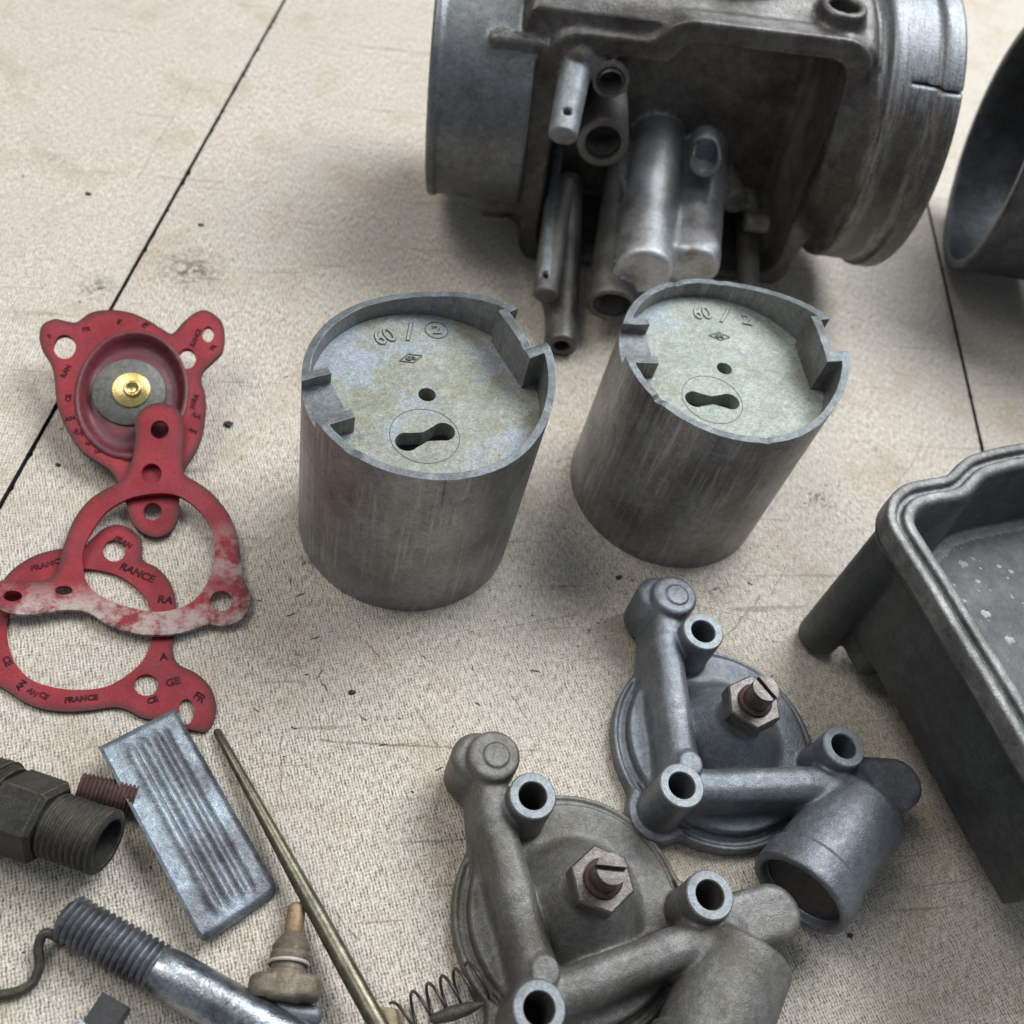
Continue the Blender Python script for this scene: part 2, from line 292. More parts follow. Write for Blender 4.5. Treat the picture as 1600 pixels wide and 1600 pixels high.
SCR = [(500, 1158, 700, 1168, .03), (700, 1168, 860, 1174, .02), (560, 990, 608, 1045, .025), (650, 1105, 684, 1165, .03), (795, 1082, 830, 1130, .02), (440, 1150, 438, 1240, .018), (1130, 1000, 1190, 930, .03), (1205, 930, 1230, 880, .02), (305, 425, 480, 426, .02), (215, 280, 300, 130, .016),
       (1180, 1560, 1260, 1500, .02), (520, 1420, 560, 1470, .02), (1085, 945, 1200, 975, .018), (760, 985, 900, 960, .016), (1400, 760, 1440, 700, .02), (130, 236, 225, 240, .016)]
def tile_mat(name, ang, strength, seed):
    t = NT(name)
    v1 = t.map(rot=(0, 0, ang), scale=(1, 0.22, 1), loc=(seed, 0, 0)); v2 = t.map(rot=(0, 0, ang), scale=(0.25, 1, 1), loc=(0, seed, 0))
    th1 = t.noise(30, 2, 0.5, vec=v1); th2 = t.noise(26, 2, 0.5, vec=v2)
    fine = t.noise(34, 3, 0.8); mid = t.noise(6, 5, 0.75); big = t.noise(0.35, 5, 0.6); brn = t.noise(0.55, 6, 0.68, dist=0.4)
    def threads(rot, sc, k):
        w = t.n('ShaderNodeTexWave', wave_type='BANDS', bands_direction='X', wave_profile='SIN'); w.inputs['Scale'].default_value = sc
        w.inputs['Distortion'].default_value = 5.0; w.inputs['Detail'].default_value = 3; w.inputs['Detail Scale'].default_value = 1.6; w.inputs['Detail Roughness'].default_value = 0.65
        t.L(t.map(rot=(0, 0, rot), loc=(k, k, 0)), w.inputs[0]); return w.outputs['Fac']
    wa = threads(ang, 620, 0.1); wb = threads(ang + PI / 2, 560, 0.7)
    h = t.math('ADD', t.math('ADD', t.math('MULTIPLY', th1, strength * 0.8), t.math('MULTIPLY', th2, 0.6)), t.math('MULTIPLY', fine, 1.3))
    h = t.math('ADD', h, t.math('ADD', t.math('MULTIPLY', wa, 0.22 * strength), t.math('MULTIPLY', wb, 0.22)))
    hn = t.math('DIVIDE', h, strength * 1.02 + 2.12)
    c = t.ramp(hn, [(0.38, (0.13, 0.108, 0.078)), (0.455, (0.41, 0.365, 0.29)), (0.52, (0.63, 0.575, 0.49)), (0.60, (0.80, 0.745, 0.66))])
    c = t.mix(t.math('MULTIPLY', t.ramp(mid, [(0.50, 0.0), (0.72, 1.0)]), 0.40), c, (0.33, 0.28, 0.22))
    c = t.mix(t.math('MULTIPLY', t.ramp(big, [(0.40, 0.0), (0.62, 1.0)]), 0.30), c, (0.46, 0.42, 0.37))
    c = t.mix(t.math('MULTIPLY', t.ramp(brn, [(0.52, 0.0), (0.68, 1.0)]), 0.42), c, (0.36, 0.26, 0.14))
    grm = t.noise(1.1, 7, 0.78, vec=t.map(loc=(0.2, 0.5, 0)), dist=0.3)
    c = t.mix(t.math('MULTIPLY', t.ramp(grm, [(0.60, 0.0), (0.72, 1.0)]), 0.5), c, (0.17, 0.14, 0.105))
    sm = None
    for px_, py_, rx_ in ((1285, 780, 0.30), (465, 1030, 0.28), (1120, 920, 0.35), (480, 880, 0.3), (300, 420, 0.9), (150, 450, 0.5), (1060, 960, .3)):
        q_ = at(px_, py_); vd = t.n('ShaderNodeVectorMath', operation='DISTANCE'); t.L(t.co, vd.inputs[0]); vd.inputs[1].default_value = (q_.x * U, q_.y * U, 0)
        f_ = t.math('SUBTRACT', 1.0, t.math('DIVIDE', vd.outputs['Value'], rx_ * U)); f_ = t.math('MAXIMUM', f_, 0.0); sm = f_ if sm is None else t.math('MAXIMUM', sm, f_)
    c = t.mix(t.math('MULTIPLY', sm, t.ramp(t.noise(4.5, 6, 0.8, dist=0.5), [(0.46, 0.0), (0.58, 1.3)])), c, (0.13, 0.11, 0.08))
    # single scratches at their own places
    L_ = t.n('ShaderNodeSeparateXYZ'); t.L(t.co, L_.inputs[0]); wob = t.math('MULTIPLY', t.math('SUBTRACT', t.noise(2.5, 2, 0.5), 0.5), 0.0012)
    for x0, y0, x1, y1, wd in SCR:
        p_, q_ = at(x0, y0) * U, at(x1, y1) * U; d_ = (q_ - p_); ln = d_.length; d_.normalize(); n_ = Vector((-d_.y, d_.x, 0))
        dot = t.n('ShaderNodeVectorMath', operation='DOT_PRODUCT'); t.L(t.co, dot.inputs[0]); dot.inputs[1].default_value = n_
        dt = t.n('ShaderNodeVectorMath', operation='DOT_PRODUCT'); t.L(t.co, dt.inputs[0]); dt.inputs[1].default_value = d_
        off = t.math('ABSOLUTE', t.math('ADD', t.math('SUBTRACT', dot.outputs['Value'], n_.dot(p_)), wob))
        al = t.math('ABSOLUTE', t.math('SUBTRACT', dt.outputs['Value'], d_.dot((p_ + q_) / 2)))
        k_ = t.math('MULTIPLY', t.math('LESS_THAN', al, ln / 2), t.math('MAXIMUM', t.math('SUBTRACT', 1.0, t.math('DIVIDE', off, wd * U)), 0.0))
        c = t.mix(t.math('MULTIPLY', k_, t.ramp(t.noise(7, 3, 0.7), [(0.40, 0.1), (0.55, 0.9)])), c, (0.14, 0.10, 0.065))
    # hair-fine scratches and dark specks
    for k, (ax, sc) in enumerate(((0.5, 0.9), (2.3, 0.7), (1.35, 1.1))):
        sv = t.map(rot=(0, 0, ax), scale=(0.05, 1, 1), loc=(0.11 * k, 0.07 * k, 0))
        sn = t.noise(5.5 * sc, 3, 0.6, vec=sv)
        c = t.mix(t.math('MULTIPLY', t.ramp(sn, [(0.66, 0.0), (0.71, 1.0)]), 0.5), c, (0.19, 0.145, 0.09))
    c = t.mix(t.math('MULTIPLY', t.ramp(t.noise(9, 3, 0.6, vec=t.map(loc=(seed, .3, 0))), [(0.735, 0.0), (0.76, 1.0)]), 0.8), c, (0.07, 0.055, 0.04))
    b = t.bump(h, 0.012, 1.0)
    return t.set(Base_Color=c, Roughness=t.ramp(big, [(0.3, 0.42), (0.7, 0.56)]), Normal=b)
M_tile_a = tile_mat('tile_cross_grain', R_(98), 0.9, 0.13)
M_tile_b = tile_mat('tile_long_grain', R_(-14), 2.0, 0.4)

# ---------------------------------------------------------------- signed distance modelling for the castings
class Field:
    def __init__(s, lo, hi, h):
        s.lo = np.array(lo, float); s.h = h
        n = [int(math.ceil((b - a) / h)) + 1 for a, b in zip(lo, hi)]
        s.X, s.Y, s.Z = np.meshgrid(*[np.arange(k, dtype=np.float32) * h + a for k, a in zip(n, lo)], indexing='ij', sparse=True)
        s.shape = tuple(n)
    def box(s, c, half, r=0.0, rz=0.0):
        x, y, z = s.X - c[0], s.Y - c[1], s.Z - c[2]
        if rz:
            x, y = x * math.cos(rz) + y * math.sin(rz), -x * math.sin(rz) + y * math.cos(rz)
        q = [abs(x) - half[0] + r, abs(y) - half[1] + r, abs(z) - half[2] + r]
        return np.sqrt(np.maximum(q[0], 0) ** 2 + np.maximum(q[1], 0) ** 2 + np.maximum(q[2], 0) ** 2) + np.minimum(np.maximum(np.maximum(q[0], q[1]), q[2]), 0) - r
    def cyl(s, a, b, ra, rb=None, r=0.0):
        """cylinder or cone frustum from a to b"""
        rb = ra if rb is None else rb
        a, b = np.array(a, float), np.array(b, float); d = b - a; L = np.linalg.norm(d); d /= L
        x, y, z = s.X - a[0], s.Y - a[1], s.Z - a[2]
        t = x * d[0] + y * d[1] + z * d[2]
        rad = np.sqrt(np.maximum(x * x + y * y + z * z - t * t, 0))
        R = ra + (rb - ra) * np.clip(t / L, 0, 1)
        q0, q1 = rad - R + r, abs(t - L / 2) - L / 2 + r
        return np.sqrt(np.maximum(q0, 0) ** 2 + np.maximum(q1, 0) ** 2) + np.minimum(np.maximum(q0, q1), 0) - r
    def capsule(s, a, b, ra, rb=None):
        rb = ra if rb is None else rb
        a, b = np.array(a, float), np.array(b, float); d = b - a; L2 = d @ d
        x, y, z = s.X - a[0], s.Y - a[1], s.Z - a[2]
        t = np.clip((x * d[0] + y * d[1] + z * d[2]) / L2, 0, 1)
        return np.sqrt((x - t * d[0]) ** 2 + (y - t * d[1]) ** 2 + (z - t * d[2]) ** 2) - (ra + (rb - ra) * t)
    def seg2(s, a, b, ra, rb=None):
        rb = ra if rb is None else rb
        dx, dy = b[0] - a[0], b[1] - a[1]; L2 = dx * dx + dy * dy
        x, y = s.X - a[0], s.Y - a[1]; t = np.clip((x * dx + y * dy) / L2, 0, 1)
        return np.sqrt((x - t * dx) ** 2 + (y - t * dy) ** 2) - (ra + (rb - ra) * t)
    def ext(s, d2, z0, z1, r=0.0, draft=0.0):
        q0 = d2 + r + draft * (s.Z - z0); q1 = abs(s.Z - (z0 + z1) / 2) - (z1 - z0) / 2 + r
        return np.sqrt(np.maximum(q0, 0) ** 2 + np.maximum(q1, 0) ** 2) + np.minimum(np.maximum(q0, q1), 0) - r
    def poly2(s, pts):
        """signed distance in the xy plane to a closed polygon"""
        P = np.array(pts, float); X = s.X[:, :, 0]; Y = s.Y[:, :, 0]
        X, Y = np.broadcast_arrays(X, Y); d = np.full(X.shape, 1e9, np.float32); sgn = np.ones(X.shape, np.float32)
        for i in range(len(P)):
            a, b = P[i], P[i - 1]; e = b - a; wx, wy = X - a[0], Y - a[1]
            t = np.clip((wx * e[0] + wy * e[1]) / (e @ e), 0, 1)
            d = np.minimum(d, (wx - e[0] * t) ** 2 + (wy - e[1] * t) ** 2)
            c1 = Y >= a[1]; c2 = Y < b[1]; c3 = e[0] * wy > e[1] * wx
            sgn = np.where((c1 & c2 & c3) | (~c1 & ~c2 & ~c3), -sgn, sgn)
        return (sgn * np.sqrt(d))[:, :, None].astype(np.float32)
    def meshes(s, f, labels=None, names=None, mats=None, parent=None, jitter=0.0, props=None):
        f = np.ascontiguousarray(np.broadcast_to(f, s.shape), dtype=np.float32)
        g = vdb.FloatGrid(background=3.0); g.copyFromArray(np.clip(f / s.h, -3, 3).astype(np.float32))
        p, t, q = g.convertToPolygons(isovalue=0.0, adaptivity=0.0) if False else (None, None, None)
        r = g.convertToQuads(isovalue=0.0)
        p, q = np.array(r[0], float), np.array(r[1], int)
        # smooth normals from the field gradient
        i = np.clip(np.round(p).astype(int), 1, np.array(s.shape) - 2)
        N = np.stack([f[i[:, 0] + 1, i[:, 1], i[:, 2]] - f[i[:, 0] - 1, i[:, 1], i[:, 2]],
                      f[i[:, 0], i[:, 1] + 1, i[:, 2]] - f[i[:, 0], i[:, 1] - 1, i[:, 2]],
                      f[i[:, 0], i[:, 1], i[:, 2] + 1] - f[i[:, 0], i[:, 1], i[:, 2] - 1]], 1)
        V = (p * s.h + s.lo) * U
        # orient quads outwards
        fn = np.cross(V[q[:, 2]] - V[q[:, 0]], V[q[:, 3]] - V[q[:, 1]]); gn = N[q].sum(1)
        flip = (fn * gn).sum(1) < 0; q[flip] = q[flip][:, ::-1]
        fn[flip] *= -1
        vn = np.zeros_like(V)
        for k in range(4): np.add.at(vn, q[:, k], fn)
        vn /= np.maximum(np.linalg.norm(vn, axis=1, keepdims=True), 1e-12)
        if labels is None: lab = np.zeros(len(q), int); names = names or ['casting']
        else:
            st = np.argmin(np.stack([np.broadcast_to(l, s.shape) for l in labels]), 0).astype(np.int8)
            c = np.clip(np.round(p[q].mean(1)).astype(int), 0, np.array(s.shape) - 1)
            lab = st[c[:, 0], c[:, 1], c[:, 2]]
        out = []
        for k, nm in enumerate(names):
            sel = q[lab == k]
            if len(sel) == 0: continue
            u, inv = np.unique(sel, return_inverse=True); inv = inv.reshape(sel.shape)
            me = bpy.data.meshes.new(nm); me.from_pydata(V[u].tolist(), [], inv.tolist())
            me.polygons.foreach_set('use_smooth', [True] * len(sel))
            me.normals_split_custom_set_from_vertices(vn[u].tolist())
            out.append(link(nm, me, parent, mats[k] if isinstance(mats, (list, tuple)) else mats))
        return out
def smin(a, b, k):
    h = np.clip(0.5 + 0.5 * (b - a) / k, 0, 1); return b + (a - b) * h - k * h * (1 - h)
def sub(a, b, k=0.0):
    return np.maximum(a, -b) if k == 0 else -smin(-a, b, k)

# ---------------------------------------------------------------- the surface: long cream boards with open joints
JD = Vector((0.259, 0.966, 0)); JN = Vector((0.966, -0.259, 0))
pA = Vector((0.09, 29.39, 0)); oA = pA.dot(JN); pB = Vector((18.31, 21.27, 0)); oB = pB.dot(JN)
bm = bmesh.new()
vs = [bm.verts.new(Vector(p)) for p in ((-60, -40, -0.55), (90, -40, -0.55), (90, 110, -0.55), (-60, 110, -0.55))]; bm.faces.new(vs)
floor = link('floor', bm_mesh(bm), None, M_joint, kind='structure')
def board(o0, o1, mat, rough0, rough1):
    bm = bmesh.new(); n = 1600; t0, t1 = -30.0, 100.0; prof = []
    for side, off, amp in ((0, o0, rough0), (1, o1, rough1)):
        col = []
        for i in range(n + 1):
            t = t0 + (t1 - t0) * i / n
            k = mnoise.noise(Vector((t * 3.1, off, 0))) * 0.5 + mnoise.noise(Vector((t * 9.7, off, 3))) * 0.5
            d = max(0, k - 0.12) * amp
            e = off + (d if side == 0 else -d)
            col.append([bm.verts.new(JN * e + JD * t + Vector((0, 0, z))) for z in (0.0, -0.5)])
        prof.append(col)
    for i in range(n):
        a, b = prof[0][i], prof[0][i + 1]; c, d = prof[1][i], prof[1][i + 1]
        bm.faces.new((a[0], c[0], d[0], b[0])); bm.faces.new((a[0], b[0], b[1], a[1])); bm.faces.new((c[0], c[1], d[1], d[0]))
    bm.normal_update()
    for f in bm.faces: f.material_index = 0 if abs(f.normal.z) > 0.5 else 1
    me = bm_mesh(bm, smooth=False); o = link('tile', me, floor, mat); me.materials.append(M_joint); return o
board(oA - 19.7, oA - 0.04, M_tile_a, .1, 0.03)
board(oA + 0.04, oB - 0.045, M_tile_b, 0.16, 0.05)
board(oB + 0.045, oB + 19.7, M_tile_a, 0.05, .1)
board(oB + 19.76, oB + 39.5, M_tile_b, 0.05, .1)
board(oA - 39.5, oA - 19.77, M_tile_b, 0.05, .1)

# ---------------------------------------------------------------- boolean helper
def bool_ops(me, ops):
    o = link('tmp', me); tmp = [o]
    for kind, m2 in ops:
        c = link('tmp', m2); tmp.append(c)
        md = o.modifiers.new('b', 'BOOLEAN'); md.operation = kind; md.object = c; md.solver = 'EXACT'
    dg = bpy.context.evaluated_depsgraph_get(); res = bpy.data.meshes.new_from_object(o.evaluated_get(dg))
    for x in tmp: bpy.data.objects.remove(x)
    bm = bmesh.new(); bm.from_mesh(res); bmesh.ops.remove_doubles(bm, verts=bm.verts, dist=1e-7)
    for f in bm.faces: f.smooth = True
    for e in bm.edges:
        e.smooth = not (len(e.link_faces) == 2 and e.calc_face_angle(0) > R_(30))
    bm.to_mesh(res); bm.free(); res.materials.clear(); return res
def cyl_me(x, y, z0, z1, r, seg=96, ztop=None):
    bm = bmesh.new(); lathe(bm, [(r, z0), (r, z1)], Matrix.Translation((x, y, 0)), seg)
    if ztop:
        for v in bm.verts:
            if abs(v.co.z - z1) < 1e-6: v.co.z = ztop(v.co)
        top = [f for f in bm.faces if len(f.verts) > 4 and f.calc_center_median().z > (z0 + z1) / 2]
        bmesh.ops.poke(bm, faces=top)
    return bm_mesh(bm)
def box_me(x0, x1, y0, y1, z0, z1):
    bm = bmesh.new(); bmesh.ops.create_cube(bm, size=1)
    for v in bm.verts: v.co = Vector(((x0 + x1) / 2 + v.co.x * (x1 - x0), (y0 + y1) / 2 + v.co.y * (y1 - y0), (z0 + z1) / 2 + v.co.z * (z1 - z0)))
    return bm_mesh(bm, smooth=False)
def poly_me(pts, z0, z1):
    bm = bmesh.new(); a = [bm.verts.new((p[0], p[1], z0)) for p in pts]; b = [bm.verts.new((p[0], p[1], z1)) for p in pts]; n = len(pts)
    bm.faces.new(a[::-1]); bm.faces.new(b)
    for i in range(n): bm.faces.new((a[i], a[(i + 1) % n], b[(i + 1) % n], b[i]))
    return bm_mesh(bm)
def text_me(txt, size, depth, m, offset=0.0, sx=1.0):
    cu = bpy.data.curves.new('t', 'FONT'); cu.body = txt; cu.size = size; cu.extrude = depth / 2; cu.align_x = 'CENTER'; cu.align_y = 'CENTER'
    cu.offset = offset; cu.resolution_u = 3
    o = link('tmp', cu); dg = bpy.context.evaluated_depsgraph_get(); me = bpy.data.meshes.new_from_object(o.evaluated_get(dg)); bpy.data.objects.remove(o)
    me.materials.clear()
    me.transform(Matrix.Diagonal((sx, 1, 1, 1))); me.transform(m)
    for v in me.vertices: v.co *= U
    return me

# ---------------------------------------------------------------- throttle slides
SH, SR, FZ = 3.88, 2.0, 3.55        # height, radius, level of the sunken face
def dogbone(a, b, r, w, n=14):
    a, b = Vector(a), Vector(b); d = (b - a).normalized(); pn = Vector((-d.y, d.x)); pts = []
    for c, s0 in ((b, 1), (a, -1)):
        for k in range(n + 1):
            th = -PI / 2 - 0.55 + (PI + 1.1) * k / n
            q = d * math.cos(th) * s0 + pn * math.sin(th) * s0; pts.append(c + q * r)
        m = (a + b) / 2 + pn * w * s0; pts.append(m)
    return pts
def nest(root):
    pass
def make_slide(label, loc, rz, face_mat_, worn, stamp):
    root = thing('throttle_slide', label, 'metal cylinder', loc, (0, 0, rz), 'upturned throttle slides')
    ztop = lambda c: SH + 0.50 * max(0, math.cos(math.atan2(c.y, c.x) - 0.09)) ** 2.5
    rim_seed = loc[0]
    nicks = lambda c: -0.05 * max(0, mnoise.noise(Vector((c.x * 3.3 + rim_seed, c.y * 3.3, 0))) - 0.33) * 3 + 0.006 * mnoise.noise(Vector((c.x * 9, c.y * 9, rim_seed)))
    out = cyl_me(0, 0, 0.0, SH, SR, 160, lambda c: ztop(c) + nicks(c))
    inner = cyl_me(0, 0, FZ - 0.014, SH + 1, SR - 0.125, 128)
    inner = bool_ops(inner, [('DIFFERENCE', box_me(-3, -1.42, -0.36, 0.76, FZ - 1, SH + 2)), ('DIFFERENCE', box_me(1.58, 3, -0.36, 0.78, FZ - 1, SH + 2))])
    sleeve = bool_ops(out, [('DIFFERENCE', inner), ('DIFFERENCE', cyl_me(0, 0, -1, FZ - 0.35, SR - 0.15, 128)),
                            ('DIFFERENCE', box_me(-3, -1.2, -0.20, 0.60, SH - 0.20, SH + 2)),
                            ('DIFFERENCE', box_me(1.72, 3, -0.16, 0.66, -1, SH + 2)),
                            ('DIFFERENCE', cyl_me(0, 0, FZ - 1, FZ - 0.006, SR - 0.16, 96))])
    for v in sleeve.materials: pass
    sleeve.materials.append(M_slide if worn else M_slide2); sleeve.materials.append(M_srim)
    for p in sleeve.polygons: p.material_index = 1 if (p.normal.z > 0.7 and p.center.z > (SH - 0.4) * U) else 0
    link('sleeve', sleeve, root, M_slide)
    slot = dogbone((-0.72, -0.80), (-0.08, -0.80), 0.185, 0.095)
    disc = bool_ops(cyl_me(0, 0, FZ - 0.3, FZ, SR - 0.13, 128),
                    [('DIFFERENCE', box_me(1.65, 3, -0.24, 0.72, FZ - 1, SH)),
                     ('DIFFERENCE', cyl_me(0, 0.0, FZ - 1, FZ + 1, 0.145, 40)), ('DIFFERENCE', poly_me(slot, FZ - 1, FZ + 1))])
    face = link('end_face', disc, root, face_mat_)
    # shallow machined ring round the keyhole slot
    bm = bmesh.new(); m = Matrix.Translation((-0.40, -0.78, FZ))
    lathe(bm, [(0.545, -0.002), (0.548, 0.006), (0.557, 0.006), (0.56, -0.002)], m, 64, False, False)
    link('turned_ring', bm_mesh(bm), face, M_grime)
    # raised casting marks: 60 / 2 and a lozenge with a small monogram
    def put(txt, size, x, y, r, sx=1.0):
        m = Matrix.Translation((x, y, FZ)) @ Matrix.Rotation(r, 4, 'Z')
        g = link('lettering_grime', text_me(txt, size, 0.012, m, 0.017, sx), face, M_grime)
        link('raised_lettering', text_me(txt, size, 0.05, m, 0.001, sx), face, face_mat_)
    put('60', 0.46, -0.14, 1.40, 0.10, 0.82); put('/', 0.60, 0.31, 1.38, -0.28)
    if stamp == 'ring':
        bm = bmesh.new(); m = Matrix.Translation((0.78, 1.30, FZ)); lathe(bm, [(0.185, -0.002), (0.188, 0.012), (0.20, 0.012), (0.205, -0.002)], m, 40, False, False)
        link('stamped_ring', bm_mesh(bm), face, M_grime); put('2', 0.28, 0.78, 1.30, -0.3)
    else:
        put('2', 0.38, 0.74, 1.32, -0.15)
    lx, ly = 0.08, 0.82; P = [(lx - 0.21, ly), (lx, ly - 0.105), (lx + 0.21, ly), (lx, ly + 0.105)]
    bm = bmesh.new()
    for i in range(4):
        a, b = Vector((*P[i], FZ + 0.004)), Vector((*P[(i + 1) % 4], FZ + 0.004)); tube(bm, [a, b], 0.010, 6)
    link('lozenge_mark', bm_mesh(bm), face, M_grime)
    put('G', 0.12, lx - 0.035, ly, 0.2); put('S', 0.12, lx + 0.05, ly, 0.2)
    if worn:      # rubbed, brighter metal streaks along the skirt
        pass
    return root
make_slide('left of the two upturned cylinders, blue stained end face with a 2 in a ring', (2.30, 10.72, 0), R_(20), M_face1, True, 'ring')
make_slide('right cylinder with pale green face and clear lozenge mark, in front of the carburettor chamber', (7.76, 11.55, 0), R_(-3), M_face2, False, 'bare')

# ---------------------------------------------------------------- starter covers (three bosses, two arms, one elbow)
def build_cover():
    F = Field((-2.6, -3.6, -0.06), (4.1, 3.2, 1.75), 0.026)
    A, B, C = (-0.28, 1.53), (-1.32, -1.10), (1.61, -0.64)
    disc = F.ext(F.seg2((0, 0), (0.001, 0), 1.82), 0.0, 0.30, 0.05)
    for p in (A, B, C): disc = smin(disc, F.ext(F.seg2(p, (p[0] + .001, p[1]), 0.50), 0.0, 0.34, 0.05), 0.15)
    disc = smin(disc, F.ext(F.seg2((0, 0), (0.001, 0), 1.60), 0.25, 0.52, 0.06), 0.03)
    disc = sub(disc, np.maximum(abs(F.seg2((0, 0), (0.001, 0), 1.70)) - 0.035, abs(F.Z - 0.33) - 0.06), 0.03)
    cone = F.cyl((0.05, 0.03, 0.3), (0.05, 0.03, 1.25), 1.15, 0.42, 0.06)
    cone = smin(cone, F.cyl((0.05, 0.03, 0.3), (0.05, 0.03, 1.62), 0.40, 0.37, 0.05), 0.12)
    E = (-0.72, 2.20)
    pts = [(-0.62, 2.25), (-0.80, 1.55), (-0.93, 0.40), (-1.02, -0.55), (-1.12, -0.9)]
    arm1 = None
    for a, b in zip(pts, pts[1:]):
        f = F.ext(F.seg2(a, b, 0.34), 0.12, 1.28, 0.22, draft=0.07); arm1 = f if arm1 is None else smin(arm1, f, 0.05)
    end1 = F.ext(F.seg2((-0.55, 2.33), (-0.551, 2.33), 0.40), 0.1, 1.42, 0.08)
    end1 = smin(end1, F.ext(F.seg2((-0.72, 2.46), (-0.721, 2.46), 0.42), 0.1, 1.22, 0.18), 0.06)
    end1 = smin(end1, F.ext(F.seg2((-0.53, 2.31), (-0.531, 2.31), 0.20), 1.2, 1.45, 0.02), 0.02)
    pts = [(-1.15, -0.98), (-0.3, -1.02), (0.9, -1.06), (1.8, -1.12)]
    arm2 = None
    for a, b in zip(pts, pts[1:]):
        f = F.ext(F.seg2(a, b, 0.33), 0.12, 1.28, 0.22, draft=0.05); arm2 = f if arm2 is None else smin(arm2, f, 0.05)
    arm2 = smin(arm2, F.ext(F.seg2((1.6, -1.02), (2.62, -1.16), 0.42, 0.43), 0.05, 1.20, 0.16), 0.10)
    arm2 = smin(arm2, F.ext(F.seg2((-1.0, -0.70), (-0.999, -0.70), 0.19), 1.1, 1.36, 0.03), 0.04)
    elb = F.cyl((2.05, -1.42, 0.82), (0.62, -2.55, 0.80), 0.76, 0.73, 0.14)
    elb = smin(elb, F.cyl((0.86, -2.36, 0.80), (0.46, -2.68, 0.80), 0.80, 0.80, 0.05), 0.05)
    bosses = [F.ext(F.seg2(p, (p[0] + .001, p[1]), 0.36), 0.05, 1.52, 0.03) for p in (A, B, C)]
    f = smin(disc, cone, 0.14); f = smin(f, arm1, 0.14); f = smin(f, end1, 0.05); f = smin(f, arm2, 0.14); f = smin(f, elb, 0.10)
    for b in bosses: f = smin(f, b, 0.07)
    for p in (A, B, C): f = sub(f, F.cyl((*p, -0.5), (*p, 2.0), 0.205))
    pass
    f = sub(f, F.cyl((0.60, -2.57, 0.80), (0.2, -2.885, 0.80), 0.66), 0.02)
    f = np.maximum(f, -F.Z + 0.0)
    f = np.maximum(f, -(F.Z - 0.02) if False else f)
    faces = [F.ext(F.seg2(p, (p[0] + .001, p[1]), 0.375), 1.485, 1.6) - 0.03 for p in (A, B, C)]
    return F.meshes(f, [disc, cone, smin(arm1, end1, .05), arm2, elb, bosses[0] , bosses[1], bosses[2]],
                    ['base_flange', 'centre_cone', 'side_arm', 'cross_arm', 'elbow_socket', 'screw_boss', 'screw_boss', 'screw_boss'],
                    [M_cover] * 8)
def hexprism(bm, r, z0, z1, rot, ch=0.03):
    rings = []
    for rr, z in ((r - ch, z0), (r, z0 + ch), (r, z1 - ch), (r - ch, z1)):
        rings.append([bm.verts.new((rr * math.cos(rot + k * PI / 3), rr * math.sin(rot + k * PI / 3), z)) for k in range(6)])
    for a, b in zip(rings, rings[1:]):
        for k in range(6): bm.faces.new((a[k], a[(k + 1) % 6], b[(k + 1) % 6], b[k]))
    bm.faces.new(rings[0][::-1]); bm.faces.new(rings[-1])
def thread_prof(r, z0, z1, pitch, depth):
    p = []; z = z0; 
    while z < z1 - 1e-6:
        p += [(r - depth, z), (r, z + pitch * 0.42), (r, z + pitch * 0.58)]; z += pitch
    p.append((r - depth, z1)); return p
def adjuster(root, slot_rot, c=(0.05, 0.03)):
    bm = bmesh.new(); hexprism(bm, 0.47, 1.58, 1.94, 0.35); me = bm_mesh(bm, smooth=False)
    me = bool_ops(me, [('DIFFERENCE', cyl_me(0, 0, 1, 3, 0.27, 40))])
    link('lock_nut', me, root, M_nut, loc=(c[0], c[1], 0))
    bm = bmesh.new(); lathe(bm, thread_prof(0.275, 1.5, 2.02, 0.075, 0.035), Matrix(), 32); link('sealed_thread', bm_mesh(bm), root, M_rust, loc=(c[0], c[1], 0))
    s = bool_ops(cyl_me(0, 0, 1.9, 2.42, 0.215, 40), [('DIFFERENCE', box_me(-0.5, 0.5, -0.034, 0.034, 2.29, 3))])
    link('slotted_screw', s, root, M_nut, loc=(c[0], c[1], 0), rot=(0, 0, slot_rot))
parts = build_cover()
cov1 = thing('carburettor_cover', 'bluish grey three holed cover by the float bowl, slotted screw in its nut', 'metal cover', (7.27, 5.80, 0), group='three holed die cast covers')
for p in parts: p.parent = cov1
bm = bmesh.new(); lathe(bm, [(0.645, 0.004), (0.56, 0.010), (0.545, -0.012), (0.525, 0.010), (0.001, 0.012)], frame((0.595, -2.574, 0.80), (-0.785, -0.62, 0)), 48, False, False)
link('socket_seat', bm_mesh(bm), cov1, M_soot)
# bright machined faces on the three bosses
bm = bmesh.new(); lathe(bm, [(0.212, 1.40), (0.212, 1.512), (0.222, 1.526), (0.335, 1.528), (0.352, 1.508)], Matrix(), 48, False, False); mring = bm_mesh(bm)
bossp = [c for c in cov1.children if c.name.startswith('screw_boss')]
for b_, p in zip(bossp, ((-0.28, 1.53), (-1.32, -1.10), (1.61, -0.64))): link('machined_ring', mring, b_, M_ring, loc=(p[0], p[1], 0))
bm = bmesh.new(); lathe(bm, [(0.21, 0.01), (0.0, 0.01)], Matrix(), 32, False, False); mplug = bm_mesh(bm)
cov2 = copy_tree(cov1); cov2['label'] = 'brownish grey three holed cover nearest the spring, at the bottom edge'
cov2.location = Vector((4.26, 3.29, 0)) * U; cov2.rotation_euler = (0, 0, R_(14.8))
for ch in cov2.children:
    if ch.data.materials and ch.data.materials[0] == M_cover:
        ch.data = ch.data.copy(); ch.data.materials[0] = M_cover2
adjuster(cov1, R_(-62)); adjuster(cov2, R_(-25))

